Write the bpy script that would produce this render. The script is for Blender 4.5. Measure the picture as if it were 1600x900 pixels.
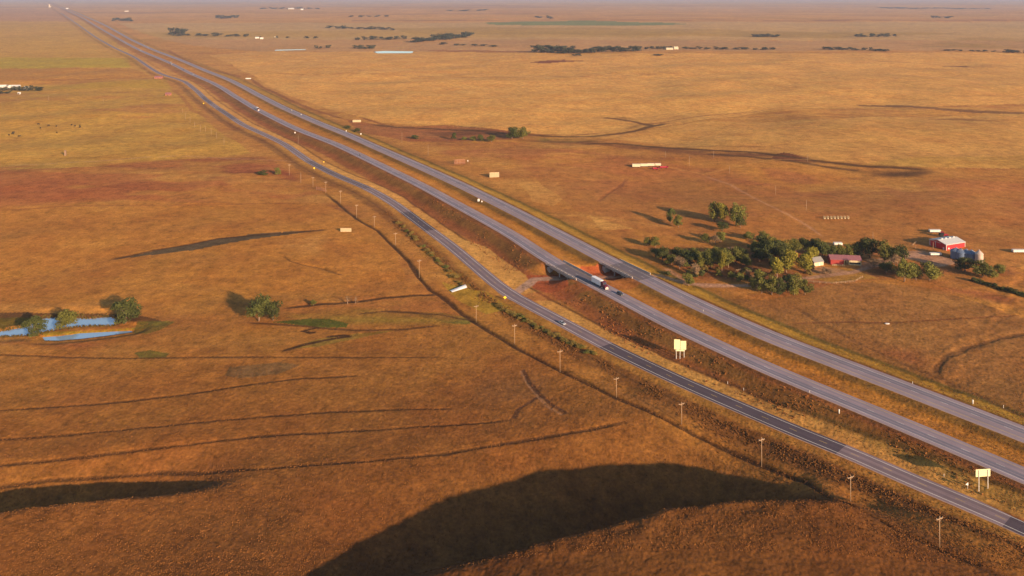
import bpy, math, random
import numpy as np
from mathutils import Vector, Matrix

for o in list(bpy.data.objects):
    bpy.data.objects.remove(o)
sc = bpy.context.scene
col = sc.collection
rad = math.radians

# ------------------------------------------------------------------ camera, light, exposure
CAMH = 178.0
F_PX = 1250.0
Y_HOR = -8.0              # photo row of the horizon: level camera, lens shifted down (uprights stay upright)
cam_d = bpy.data.cameras.new('camera')
cam_d.sensor_width = 36.0
cam_d.lens = 36.0 * F_PX / 1600.0
cam_d.clip_start = 1.0
cam_d.clip_end = 200000.0
cam = bpy.data.objects.new('camera', cam_d)
cam.location = (0, 0, CAMH)
cam.rotation_euler = (math.pi / 2, 0, 0)
cam_d.shift_y = -(450 - Y_HOR) / 1600.0
col.objects.link(cam)
sc.camera = cam

SUN_EL = 15.0
SUN_AZ = -52.0            # direction towards the sun, measured from +x counter-clockwise
sun_dir = Vector((math.cos(rad(SUN_EL)) * math.cos(rad(SUN_AZ)),
                  math.cos(rad(SUN_EL)) * math.sin(rad(SUN_AZ)), math.sin(rad(SUN_EL))))
world = bpy.data.worlds.new('World')
sc.world = world
world.use_nodes = True
wn = world.node_tree
for n in list(wn.nodes):
    wn.nodes.remove(n)
sky = wn.nodes.new('ShaderNodeTexSky')
sky.sky_type = 'NISHITA'
sky.sun_disc = False
sky.sun_elevation = rad(SUN_EL)
sky.sun_rotation = rad(90.0 - SUN_AZ)
sky.altitude = 500
sky.dust_density = 1.5
bg = wn.nodes.new('ShaderNodeBackground')
bg.inputs['Strength'].default_value = 0.076
wo = wn.nodes.new('ShaderNodeOutputWorld')
wn.links.new(sky.outputs[0], bg.inputs[0])
wn.links.new(bg.outputs[0], wo.inputs[0])

sl = bpy.data.lights.new('sun', 'SUN')
sl.energy = 4.6
sl.angle = rad(0.9)
sl.color = (1.0, 0.70, 0.46)
so = bpy.data.objects.new('sun', sl)
so.rotation_euler = sun_dir.to_track_quat('Z', 'Y').to_euler()
col.objects.link(so)

sc.view_settings.view_transform = 'Standard'
sc.view_settings.look = 'None'
sc.view_settings.exposure = 1.12
sc.view_settings.gamma = 1.0
sc.view_settings.use_curve_mapping = False
sc.cycles.volume_bounces = 0
sc.cycles.max_bounces = 4
sc.cycles.diffuse_bounces = 2

# ------------------------------------------------------------------ maths


def U(px, py, z=0.0):
    """ground point (x, y) seen at a photo pixel, for a level ground at height z"""
    d = ((px - 800) / F_PX, 1.0, -(py - Y_HOR) / F_PX)
    t = (z - CAMH) / d[2]
    return (d[0] * t, d[1] * t)


def ss(a, b, x):
    t = np.clip((x - a) / (b - a), 0, 1)
    return t * t * (3 - 2 * t)


def _hash(ix, iy, seed):
    h = (ix.astype(np.int64) * 374761393 + iy.astype(np.int64) * 668265263 + seed * 974634777) & 0xFFFFFFFF
    h = ((h ^ (h >> 13)) * 1274126177) & 0xFFFFFFFF
    h = (h ^ (h >> 16)) & 0xFFFF
    return h.astype(np.float64) / 32767.5 - 1.0


def vn(x, y, seed=0):
    x0 = np.floor(x); y0 = np.floor(y)
    fx = x - x0; fy = y - y0
    fx = fx * fx * fx * (fx * (fx * 6 - 15) + 10); fy = fy * fy * fy * (fy * (fy * 6 - 15) + 10)
    a = _hash(x0, y0, seed); b = _hash(x0 + 1, y0, seed)
    c = _hash(x0, y0 + 1, seed); d = _hash(x0 + 1, y0 + 1, seed)
    return (a * (1 - fx) + b * fx) * (1 - fy) + (c * (1 - fx) + d * fx) * fy


def fbm(x, y, s, seed=0, octv=3):
    v = 0; a = 1.0; t = 0
    for k in range(octv):
        v = v + a * vn(x / s * 2 ** k + 17.3 * k, y / s * 2 ** k - 9.1 * k, seed + k)
        t += a; a *= 0.55
    return v / t


# ------------------------------------------------------------------ road plan
TH = rad(120.9)
ux, uy = math.cos(TH), math.sin(TH)
nx, ny = -uy, ux
A_px = [(1600,742),(1440,675),(1400,658),(1200,576),(1050,507),(960,459),(860,407),(800,366),(660,290),(527,225),(462,200),(400,168),(337,129),(300,114),(267,97),(220,78),(195,65),(150,40),(130,28)]
B_px = [(1600,678),(1400,601),(1200,525),(1060,462),(1010,435),(960,412),(875,367),(800,328),(725,291),(650,257),(575,224),(550,212),(500,192),(442,166),(400,144),(360,123),(322,109),(282,92),(240,77),(207,62),(162,37.5)]
C_px = [(1600,825),(1525,792),(1425,751),(1325,706),(1250,677),(1200,655),(1150,634),(1050,590),(950,542),(880,504),(800,462),(775,444),(737,411),(700,380),(672,360),(635,332),(612,315),(575,294),(525,274),(482,252),(445,225),(400,204),(382,197),(357,180),(327,160),(307,142),(287,125),(265,121),(250,116),(225,100),(210,89),(180,76),(150,59),(122,39)]


def roadfit(px, z, sm):
    P = np.array([U(a, b, z) for a, b in px])
    t = P[:, 0] * ux + P[:, 1] * uy
    n = P[:, 0] * nx + P[:, 1] * ny
    T = np.concatenate([np.arange(-400, 0, 50), np.geomspace(60, 1500, 110) - 60, np.geomspace(1500, 14000, 60)[1:]])
    T = np.unique(np.round(T, 2))
    sl0 = (n[1] - n[0]) / (t[1] - t[0]); 
    N = np.interp(T, t, n)
    N = np.where(T < t[0], n[0] + (T - t[0]) * sl0 * 0.7, N)
    # smooth along the road, window growing with distance
    M = np.empty_like(N)
    for i, tt in enumerate(T):
        w = np.exp(-((T - tt) / (sm + 0.014 * abs(tt) + 0.000012 * tt * tt)) ** 2)
        dT = np.gradient(T)
        M[i] = np.sum(w * N * dT) / np.sum(w * dT)
    M = np.where(T < 60, N, M)
    return T, M


RA_T, RA_N = roadfit(A_px, 5, 14)
RB_T, RB_N = roadfit(B_px, 5, 14)
RC_T, RC_N = roadfit(C_px, 0.5, 8)
zI = lambda t: 5.0 - 2.6 * ss(700, 1500, t) + 3.0 * ss(4000, 9000, t)
zC = lambda t: 0.6 + 1.0 * ss(1200, 3000, t) + 3.0 * ss(4000, 9000, t)
HWA, HWB, HWC = 5.7, 6.6, 4.7


def rd(T, N, t, n):
    """signed offset from a road centreline (positive = towards the left field)"""
    return (n - np.interp(t, T, N)) * math.cos(0.03)


# ------------------------------------------------------------------ terrain features
def pl(pts, z=0.0):
    return np.array([U(a, b, z) for a, b in pts])


def poly_dist(x, y, L):
    """unsigned distance, side sign (+ = beyond / left of the walk), and position 0..1 along the polyline"""
    best = np.full(x.shape, 1e18); sg = np.zeros(x.shape); pos = np.zeros(x.shape)
    seg = np.hypot(*(L[1:] - L[:-1]).T); cum = np.concatenate([[0], np.cumsum(seg)]); tot = cum[-1]
    for i in range(len(L) - 1):
        ax, ay = L[i]; dx, dy = L[i + 1] - L[i]
        l2 = dx * dx + dy * dy
        u = np.clip(((x - ax) * dx + (y - ay) * dy) / l2, 0, 1)
        ex = x - ax - u * dx; ey = y - ay - u * dy
        d = ex * ex + ey * ey
        m = d < best
        best = np.where(m, d, best)
        sg = np.where(m, np.sign(dx * ey - dy * ex), sg)
        pos = np.where(m, (cum[i] + u * seg[i]) / tot, pos)
    return np.sqrt(best), sg, pos


def crest_dist(x, y, L):
    """signed distance square to the nearest piece of the crest (+ = far side) and the overshoot beyond its ends"""
    best = np.full(x.shape, 1e18); q = np.zeros(x.shape)
    for i in range(len(L) - 1):
        ax, ay = L[i]; dx, dy = L[i + 1] - L[i]
        l2 = dx * dx + dy * dy
        u = np.clip(((x - ax) * dx + (y - ay) * dy) / l2, 0, 1)
        ex = x - ax - u * dx; ey = y - ay - u * dy
        d = ex * ex + ey * ey
        m = d < best
        best = np.where(m, d, best)
        if i in (0, len(L) - 2):
            qq = (dx * ey - dy * ex) / math.sqrt(l2)
        else:
            qq = np.sign(dx * ey - dy * ex) * np.sqrt(d)
        q = np.where(m, qq, q)
    return q, np.sqrt(np.maximum(best - q * q, 0))


# crest lines walked left to right: the ground drops on the far (left-hand) side
def sc_(pts, rise, w, rec):
    """pts: (px, py, drop); each crest point is unprojected at its own height"""
    m = max(c for a, b, c in pts)
    return (np.array([U(a, b, rise * c / m) for a, b, c in pts]), [c for a, b, c in pts], w, rec, rise)


SCARPS = [
    sc_([(230,1030,0),(330,1010,0),(430,992,2),(560,945,5),(700,898,7),(800,866,10),(900,838,12.5),(1040,799,14),(1150,787,13),(1240,785,13),(1268,784,13),(1300,784,12.5),(1315,785,10),(1345,787,0)], 13.0, 24.0, 62.0),
    sc_([(-300,850,7),(-120,825,7),(0,805,7.5),(100,790,7.5),(200,779,6),(300,771,3.5),(370,766,1),(400,765,0),(430,762,0)], 4.6, 13.0, 32.0),
]

PONDS = []


def inpoly(x, y, P):
    c = np.zeros(x.shape, bool)
    j = len(P) - 1
    for i in range(len(P)):
        xi, yi = P[i]; xj, yj = P[j]
        if yi != yj:
            c ^= ((yi > y) != (yj > y)) & (x < (xj - xi) * (y - yi) / (yj - yi) + xi)
        j = i
    return c


def bbsel(x, y, L, pad):
    x0, y0 = L.min(0) - pad; x1, y1 = L.max(0) + pad
    return np.nonzero((x > x0) & (x < x1) & (y > y0) & (y < y1))[0]


BR_A = (401.0, 424.0)     # bridge spans, metres along each carriageway
BR_B = (386.0, 407.0)
UNDER = np.array([(p[0], p[1]) for p in []] or [(0, 0)])


def tn(t, n):
    return np.array((t * ux + n * nx, t * uy + n * ny))


def bridge_pts():
    a = tn(sum(BR_A) / 2, np.interp(sum(BR_A) / 2, RA_T, RA_N))
    b = tn(sum(BR_B) / 2, np.interp(sum(BR_B) / 2, RB_T, RB_N))
    d = (b - a) / np.linalg.norm(b - a)
    return a, b, d


_a, _b, _d = bridge_pts()
UNDER = np.array([U(806, 458), _a - _d * 22, _a - _d * 8, _a, _b, _b + _d * 9, _b + _d * 22, U(1075, 444), U(1135, 446), U(1200, 446), U(1260, 436), U(1330, 428), U(1400, 408), U(1440, 398)])


def H(x, y):
    x = np.asarray(x, float); y = np.asarray(y, float)
    shp = x.shape
    x = x.ravel(); y = y.ravel()
    r = np.hypot(x, y)
    t = x * ux + y * uy; n = x * nx + y * ny
    s = np.abs(n + 310)
    sg = n + 310
    k1 = ss(22, 160, s); k2 = ss(60, 900, s); k3 = ss(300, 5000, s)
    z = 1.9 * fbm(x, y, 190, 1, 2) * k1 + 0.5 * fbm(x, y, 45, 5, 2) * k1
    z = z + 4.0 * ss(430, 800, r) * (1 - ss(1800, 3000, r)) * fbm(x, y, 150, 61, 2) * ss(30, 220, s)
    z = z + (7.0 * ss(450, 1600, r) * fbm(x, y, 620, 11, 3)) * (0.15 + 0.85 * k2)
    z = z + 24.0 * ss(2500, 12000, r) * fbm(x, y, 3300, 21, 3) * k3
    for (L, drops, w, rec, rise) in SCARPS:
        i = bbsel(x, y, L, rec * 4.0)
        if len(i) == 0:
            continue
        xi, yi = x[i], y[i]
        q, e = crest_dist(xi + 3 * vn(xi / 25, yi / 25, 31), yi, L)
        sg_ = np.hypot(*(L[1:] - L[:-1]).T); cu = np.concatenate([[0], np.cumsum(sg_)])
        num = 0; den = 0
        for k_ in np.linspace(0, cu[-1], int(cu[-1] / 7) + 2):
            lx = np.interp(k_, cu, L[:, 0]); ly = np.interp(k_, cu, L[:, 1])
            ww = 1.0 / ((xi - lx) ** 2 + (yi - ly) ** 2 + 16.0) ** 2
            num = num + ww * np.interp(k_, cu, drops); den = den + ww
        drop = num / den
        tap = drop / max(drops)
        rag = (0.55 * vn(xi / 9, yi / 9, 33) + 0.35 * vn(xi / 3.5, yi / 3.5, 34)) * np.exp(-(q / 9) ** 2) * min(1.0, rise / 8)
        up = np.where(q < 0, np.exp(-(q / (rec * 1.5)) ** 2), 1 - ss(0, w, q)) * np.exp(-(e / 9) ** 2)
        down = (ss(0, w, q) - ss(w * 0.9, w + rec, q)) * np.exp(-(e / 45) ** 2)
        fade_r = np.clip((L[-1][0] - xi) / (0.22 * (L[-1][0] - L[0][0])), 0, 1) ** 1.5
        # no steps beyond the ends
        z[i] += (rise * up + rag * (q < w)) * tap - max(drops) * down * tap * fade_r
    # carriageways on their embankments, the old highway beside them
    dc = rd(RC_T, RC_N, t, n)
    w = 1 - ss(HWC + 1.5, HWC + 12, np.abs(dc))
    z = z * (1 - w) + (zC(t) - 0.12) * w
    for T, N, hw in ((RA_T, RA_N, HWA), (RB_T, RB_N, HWB)):
        d = rd(T, N, t, n)
        w = 1 - ss(hw + 1.2, hw + 17, np.abs(d))
        z = z * (1 - w) + (zI(t) - 0.15) * w
    # underpass cut
    i = bbsel(x, y, UNDER[:9], 30)
    if len(i):
        d, _, p = poly_dist(x[i], y[i], UNDER[:9])
        w = 1 - ss(6.0, 15.5, d)
        z[i] = z[i] * (1 - w) + 0.1 * w
    for P, pz, pad in PONDS:
        i = bbsel(x, y, P, pad * 3)
        if len(i):
            d, _, _ = poly_dist(x[i], y[i], np.vstack([P, P[:1]]))
            ins = inpoly(x[i], y[i], P)
            w = np.where(ins, 1, 1 - ss(pad, pad * 2.6, d))
            zt = np.where(ins, pz - 0.9 * ss(0, pad * 0.3, d), pz + 0.7 * ss(0, pad * 0.6, d))
            z[i] = z[i] * (1 - w) + zt * w
    return z.reshape(shp)


def P(px, py):
    """the ground point seen at a photo pixel"""
    d = np.array(((px - 800) / F_PX, 1.0, -(py - Y_HOR) / F_PX))
    tz = [(zz - CAMH) / d[2] for zz in (28.0, -22.0)]
    tt = np.linspace(tz[0], tz[1], 160)
    X = d[0] * tt; Y = d[1] * tt; Z = CAMH + d[2] * tt
    h = H(X, Y)
    k = np.nonzero(Z < h)[0]
    k = k[0] if len(k) else len(tt) - 1
    if k == 0:
        return Vector((X[0], Y[0], h[0]))
    a, b = Z[k - 1] - h[k - 1], Z[k] - h[k]
    f = a / (a - b) if a != b else 0
    x = X[k - 1] + f * (X[k] - X[k - 1]); y = Y[k - 1] + f * (Y[k] - Y[k - 1])
    return Vector((x, y, float(H(np.array([x]), np.array([y]))[0])))


def mpx(p):
    """photo pixels per metre of height at point p"""
    return F_PX / p[1]


POND_PX = [
    ([(-60,522),(0,518),(35,512),(58,502),(68,497),(95,496),(140,498),(172,495),(183,499),(181,508),(165,511),(150,509),(120,511),(95,514),(75,519),(45,524),(0,526),(-60,532)], -1.0, 5.0),
    ([(66,527),(95,525),(125,521),(180,518),(205,517),(208,519),(180,523),(130,529),(95,532),(70,532)], -1.0, 4.0),
    ([(581,80.8),(600,79.6),(647,80.2),(643,83),(590,83.2)], -1.0, 60.0),
    ([(416,78.6),(440,77.6),(478,77.0),(481,77.8),(430,79.0)], -1.0, 50.0),
]
for pp, pz, pad in POND_PX:
    PONDS.append((pl(pp, pz), pz, pad))

# ------------------------------------------------------------------ ground sheet
ang = np.unique(np.round(np.concatenate([np.arange(-180, -37, 3.0), np.arange(-37, 37.01, 0.058), np.arange(38, 180.01, 3.0)]), 4))
dep = np.concatenate([np.array([88, 80, 72, 66, 61, 57]), np.arange(54, 40, -0.4), np.arange(40, 2.0, -0.042), np.arange(2.0, 0.9, -0.03)])
rr = CAMH / np.tan(np.radians(dep))
rr = np.concatenate([rr, np.geomspace(rr[-1] * 1.03, 70000, 60)])
AA, RR = np.meshgrid(np.radians(90 - ang), rr)
X = (RR * np.cos(AA)).ravel(); Y = (RR * np.sin(AA)).ravel()
nr, na = RR.shape
Z = H(X, Y)
R = np.hypot(X, Y)
T_ = X * ux + Y * uy; N_ = X * nx + Y * ny
dA = rd(RA_T, RA_N, T_, N_); dB = rd(RB_T, RB_N, T_, N_); dC = rd(RC_T, RC_N, T_, N_)

# base colours of the grassland (linear)
C_gold = np.array((0.55, 0.290, 0.068)); C_or = np.array((0.42, 0.185, 0.034)); C_red = np.array((0.25, 0.085, 0.028))
C_dark = np.array((0.11, 0.052, 0.017)); C_grn = np.array((0.12, 0.105, 0.016)); C_yel = np.array((0.46, 0.27, 0.030))
C_olv = np.array((0.44, 0.255, 0.042)); C_tan = np.array((0.47, 0.30, 0.105)); C_soil = np.array((0.32, 0.085, 0.026))
C_fore = np.array((0.215, 0.086, 0.020))  # brown near grass, with some vignette darkening in it
Cc = np.empty((len(X), 3))


def mix(idx, c, w):
    global Cc
    w = np.clip(w, 0, 1)[:, None]
    Cc[idx] = Cc[idx] * (1 - w) + c * w


n_big = fbm(X, Y, 260, 41, 3); n_mid = fbm(X, Y, 60, 51, 3); n_sm = fbm(X, Y, 14, 61, 3)
allv = slice(None)
left = N_ > -257
Cc[:] = C_or
mix(allv, C_gold, 0.55 * ss(500, 1500, R) + 0.25 * n_big)
mix(allv, C_red, 0.30 * ss(0.0, 0.6, n_mid) * (1 - ss(900, 2500, R)))
mix(allv, C_dark, 0.12 * ss(0.1, 0.6, n_sm) * (1 - ss(600, 1200, R)))
st1 = fbm(X * 0.35, Y, 24, 43, 4)
mix(allv, C_red, 0.42 * ss(0.12, 0.5, st1) * ss(380, 560, R) * (1 - ss(1500, 3500, R)))
mix(allv, C_gold, 0.35 * ss(0.10, 0.5, -st1) * ss(250, 560, R))
st2 = fbm(X * 0.3, Y, 210, 47, 4)
mix(allv, C_red * 1.3, 0.32 * ss(0.10, 0.5, st2) * ss(1300, 3000, R))
mix(allv, C_olv * 0.9, 0.4 * ss(0.15, 0.5, -st2) * ss(1500, 3000, R))
st3 = fbm(X * 0.25, Y, 900, 49, 4)
mix(allv, C_dark * 2.5, 0.5 * ss(0.15, 0.5, st3) * ss(3500, 7000, R))
mix(allv, C_gold, 0.45 * ss(0.1, 0.5, -st3) * ss(3500, 7000, R))
# the closest slope is rusty grass, its colour also darkened as a vignette
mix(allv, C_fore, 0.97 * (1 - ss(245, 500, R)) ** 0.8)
mix(allv, C_fore * 0.6, 0.6 * (1 - ss(240, 330, R)))  # vignette darkening of the nearest ground, put into the grass colour


def region(px, c, w=0.8, jit=1.0, z=0.0, nz=0.0, seed=70, soft=None):
    L = pl(px, z) if z else np.array([tuple(P(a, b))[:2] if (b > 150 and -200 < a < 1800) else U(a, b) for a, b in px])
    i = bbsel(X, Y, L, 60)
    if not len(i):
        return
    rr_ = R[i]
    j = jit * np.minimum(6 + rr_ * 0.006, 60)
    xi = X[i] + j * fbm(X[i], Y[i], 40 + 0.12 * np.median(rr_), seed, 3)
    yi = Y[i] + j * fbm(X[i], Y[i], 40 + 0.12 * np.median(rr_), seed + 9, 3)
    m = inpoly(xi, yi, L).astype(float)
    if nz:
        m *= np.clip(0.5 + nz * fbm(X[i] * 0.42, Y[i], 16 + 0.02 * np.median(rr_), seed + 21, 4) * 3.2, 0, 1)
    if soft:
        d, _, _ = poly_dist(xi, yi, np.vstack([L, L[:1]]))
        m *= ss(0, soft, d)
    elif nz:
        d, _, _ = poly_dist(xi, yi, np.vstack([L, L[:1]]))
        m *= ss(0, 4 + 0.015 * np.median(rr_), d)
    mix(i, np.array(c), min(1.0, w * 1.25) * m)


# --- right-hand side
region([(250,62),(1700,62),(1700,82),(400,80),(300,72)], C_tan * (0.95, 0.82, 0.85), 0.7)
region([(180,36),(1700,34),(1700,62),(250,62)], C_tan, 0.6)
region([(210,50),(1000,48),(1150,54),(1000,58),(240,58)], C_olv * 0.95, 0.5)
region([(600,44),(760,43),(1060,46),(1500,53),(1300,59),(1000,55),(640,53)], C_olv * 0.8, 0.55)
region([(755,36),(800,33.5),(920,33),(1050,36),(1075,38.5),(990,41),(860,41),(765,39)], (0.17, 0.19, 0.05), 0.75, 0.3)
region([(550,31),(1700,32),(1700,33.5),(550,32)], C_red, 0.5, 0.3)
region([(395,120),(450,150),(560,182),(600,192),(700,197),(760,202),(860,211),(935,215),(985,205),(1090,188),(1200,172),(1700,160),(1700,84),(1000,86),(830,82),(400,80),(330,85)], C_gold * 1.08, 0.75, 0.5)
region([(935,215),(990,206),(1090,190),(1300,186),(1700,176),(1700,262),(1450,262),(1250,247),(1100,232)], C_gold, 0.7, 0.6)
region([(1300,262),(1450,243),(1700,240),(1700,262)], C_olv, 0.4, 0.5)
region([(940,186),(975,181),(1020,189),(1015,196),(985,206),(940,216),(880,214),(830,213),(830,209),(930,212),(985,195),(1000,190),(975,187)], C_dark, 0.7, 0.35, nz=0.9)
region([(540,186),(600,197),(700,196),(750,200),(830,208),(800,218),(640,221),(560,205)], C_red * 1.15, 0.6, 0.4)
region([(640,205),(740,196),(800,206),(830,212),(960,218),(1100,233),(1250,240),(1300,250),(1480,262),(1420,266),(1270,262),(1100,245),(900,226),(700,218)], C_dark * (1.5, 1.2, 1.2), 0.65, 0.5, nz=0.8)
region([(820,211),(930,216),(960,224),(840,224)], C_grn * 1.5, 0.5, 0.4, nz=0.6)
region([(1320,262),(1450,264),(1480,270),(1440,279),(1350,279),(1310,270)], C_dark, 0.7, 0.5, nz=0.5)
region([(640,225),(820,222),(1010,246),(1250,280),(1250,300),(1000,280),(800,250),(700,245)], C_red * 1.4, 0.45, 0.8, nz=0.9)
region([(880,290),(940,276),(1010,283),(980,310),(930,330),(870,345),(880,320)], C_red * 1.2, 0.6, 0.8, nz=0.9)
region([(900,340),(960,335),(1000,360),(990,372),(930,368)], C_red, 0.55, 0.8, nz=0.8)
region([(812,285),(870,285),(885,305),(860,322),(830,315)], C_gold, 0.55, 0.8)
region([(920,335),(975,340),(985,358),(935,360)], C_gold, 0.55, 0.6)
region([(1180,262),(1260,270),(1350,300),(1330,330),(1240,320),(1200,300)], C_red * 1.3, 0.5, 1, nz=0.8)
region([(1350,270),(1420,300),(1500,330),(1460,345),(1380,320)], C_red * 1.3, 0.5, 1, nz=0.8)
region([(1400,285),(1700,270),(1700,345),(1520,335)], C_red * 1.5, 0.4, 1, nz=0.8)
region([(1010,370),(1180,372),(1290,385),(1400,385),(1520,400),(1600,402),(1600,440),(1500,436),(1380,440),(1250,470),(1180,470),(1080,450),(1030,420)], C_red * 1.15, 0.55, 1, nz=0.7)
region([(1040,392),(1150,398),(1300,412),(1480,420),(1480,450),(1330,425),(1250,450),(1080,440)], C_dark * 1.2, 0.5, 1, nz=0.7)
region([(1280,418),(1340,420),(1380,436),(1300,442),(1260,432)], C_olv * 0.8, 0.5, 0.6)
region([(1080,455),(1200,468),(1320,440),(1420,445),(1460,452),(1600,500),(1700,520),(1700,690),(1400,575),(1200,500)], (0.30, 0.138, 0.036), 0.75, 0.6)
region([(1430,447),(1520,450),(1700,475),(1700,510),(1600,492),(1520,472)], C_red * 1.1, 0.75, 0.8, nz=0.5)
region([(1340,149),(1380,147.5),(1430,149.5),(1480,149.5),(1530,147),(1600,150),(1600,153),(1500,152),(1430,152),(1380,150.5)], C_dark * (2.2, 1.8, 1.6), 0.4, 0.5, nz=0.6)
region([(1445,186),(1490,184),(1530,186.5),(1570,189),(1520,188.5),(1470,187)], C_dark * (1.8, 1.5, 1.4), 0.5, 0.3)
region([(1320,163),(1400,164),(1500,171),(1600,176),(1600,178.5),(1500,175),(1420,168)], C_dark * 2.0, 0.75, 0.15)
region([(828,97),(850,94.5),(880,93.5),(915,94.5),(890,96),(850,99)], C_dark * (2.0, 1.4, 1.3), 0.85, 0.1)
region([(1205,247),(1212,241),(1225,238.5),(1240,241),(1262,248),(1250,252),(1225,251)], C_dark * (1.5, 1.1, 1.0), 0.85, 0.15)
region([(1345,271),(1365,268),(1400,267),(1440,268),(1460,272),(1430,278),(1390,278),(1360,276)], C_dark * 1.0, 0.85, 1.2, nz=1.2)
region([(1470,102.5),(1510,103),(1512,105),(1475,104)], C_dark * 2, 0.7, 0.1)
region([(1400,71),(1500,58),(1600,56),(1700,58),(1700,74),(1500,78)], C_olv * 0.75, 0.5, 0.3, nz=0.6)
region([(650,78),(720,78),(860,80),(860,83),(700,81)], C_red, 0.5, 0.2)
region([(550,110),(620,109),(760,110),(740,113),(600,113)], C_red * 1.4, 0.35, 0.2, nz=0.6)
region([(1480,592),(1620,600),(1700,620),(1700,700),(1600,655),(1500,615)], C_dark * 1.3, 0.6, 0.8, nz=0.6)
region([(1300,520),(1450,545),(1460,590),(1400,570),(1280,530)], C_red * 1.3, 0.45, 1, nz=0.7)
region([(1340,412),(1370,408),(1400,394),(1440,392),(1470,400),(1500,412),(1470,418),(1420,404),(1390,414),(1350,420)], (0.42, 0.25, 0.15), 0.6, 0.4)
region([(1270,416),(1310,418),(1330,424),(1290,430),(1262,424)], (0.40, 0.22, 0.12), 0.5, 0.4)
region([(820,260),(1000,275),(1250,300),(1700,300),(1700,440),(1400,380),(1200,370),(1020,370),(900,330)], (0.36, 0.145, 0.036), 0.45, 1.0)
region([(430,486),(500,483),(560,476),(640,484),(745,498),(735,508),(690,512),(560,514),(450,510)], C_grn * (2.2, 1.9, 1.6), 0.55, 0.5, nz=0.7)
# --- left-hand side
region([(-300,34),(130,32),(180,60),(240,125),(300,160),(330,200),(400,240),(100,262),(-300,270)], C_olv * (1.12, 1.1, 1.0), 0.62, 0.6)
region([(-300,14),(100,14),(118,33),(-300,34)], C_tan * (0.95, 0.75, 0.8), 0.7, 0.3)
region([(-300,88),(60,90),(198,91),(203,105),(60,107),(-300,110)], C_yel * (0.95, 1.1, 0.8), 0.75, 0.25)
region([(68,134),(120,131),(185,126),(256,123),(268,138),(180,136.5),(110,140),(75,139)], C_yel, 0.7, 0.2)
region([(-300,108),(203,106),(240,124),(120,130),(-300,134)], C_or, 0.55, 0.4)
region([(278,140),(298,142),(305,158),(296,162),(282,154)], (0.10, 0.13, 0.03), 0.8, 0.3, nz=0.5)
region([(-300,145),(200,142),(290,150),(200,160),(-300,162)], C_red * 1.4, 0.3, 0.6, nz=0.9)
region([(90,165),(320,158),(440,232),(320,196),(180,190)], C_red * 1.5, 0.35, 0.6, nz=0.9)
region([(-300,282),(60,276),(200,282),(330,300),(200,312),(-300,318)], C_red * (1.3, 1.25, 1.0), 0.5, 0.9, nz=1.4)
region([(330,262),(470,262),(480,290),(400,300),(330,290)], C_red * (1.05, .95, .9), 0.8, 0.9, nz=1.2)
region([(-300,262),(150,254),(300,246),(420,243),(480,268),(520,305),(400,325),(200,318),(-300,330)], C_red * (1.35, 1.25, 1.1), 0.5, 0.7, nz=1.3)
region([(300,248),(430,246),(470,270),(440,285),(310,282)], C_red * (1.15, 1.0, 1.0), 0.7, 0.7, nz=0.8)
region([(-300,330),(400,318),(500,318),(600,350),(640,440),(350,470),(-300,480)], C_or * (1.05, 1.02, 0.9), 0.55, 0.6)
region([(420,370),(520,366),(530,400),(500,408),(440,405)], C_gold * 1.0, 0.5, 1.2, nz=0.8)
region([(-60,487),(60,487),(180,489),(240,497),(260,505),(240,512),(180,494),(-60,500)], C_dark, 0.7, 0.5)
region([(-60,500),(45,497),(60,503),(0,517),(-60,520)], C_grn * (1.1, 0.9, 0.8), 0.75, 0.4)
region([(60,520),(130,517),(235,507),(265,500),(240,509),(225,512),(125,522),(70,526)], (0.30, 0.20, 0.02), 0.85, 0.2)
region([(215,500),(270,501),(245,515),(225,522),(205,520)], C_grn * 1.2, 0.6, 0.6)
region([(-60,528),(90,533),(220,523),(250,530),(240,548),(100,552),(-60,545)], C_red * 1.25, 0.6, 0.6, nz=0.6)
region([(205,552),(230,546),(260,552),(255,560),(215,560)], C_grn, 0.7, 0.6)
region([(430,504),(480,499),(520,500),(548,507),(545,513),(500,513),(455,507)], C_grn * (0.9, 1.1, 0.9), 0.8, 0.3)
region([(640,488),(690,488),(735,497),(735,506),(700,505),(660,496)], C_grn * 1.4, 0.7, 0.4)
region([(450,548),(500,533),(560,524),(620,518),(560,533),(500,545)], C_grn * 1.6, 0.45, 0.5)
region([(400,470),(620,462),(700,465),(740,500),(700,510),(600,500),(500,505),(440,500)], C_red * (1.3, 1.3, 1.1), 0.4, 0.8, nz=0.8)
region([(355,575),(440,568),(475,574),(440,588),(380,592),(350,588)], (0.17, 0.11, 0.045), 0.55, 0.6)
region([(740,560),(800,545),(870,590),(860,640),(900,680),(820,690),(720,640)], C_dark * 2.0, 0.35, 1, nz=0.9)
region([(-100,740),(100,730),(260,728),(260,745),(-100,750)], C_dark * 1.5, 0.5, 1, nz=0.8)
# --- bands that follow the roads
fade = 1 - ss(900, 2600, R) * 0.45
nr1 = 1.4 * n_sm + 1.2 * n_mid


def band(d, a, b, c, w, soft=1.0):
    dd = d + nr1 * 0.8
    m = ss(a - soft, a + soft, dd) * (1 - ss(b - soft, b + soft, dd))
    i = np.nonzero(m > 0.01)[0]
    mix(i, np.array(c), (w * m * fade)[i])


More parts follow.
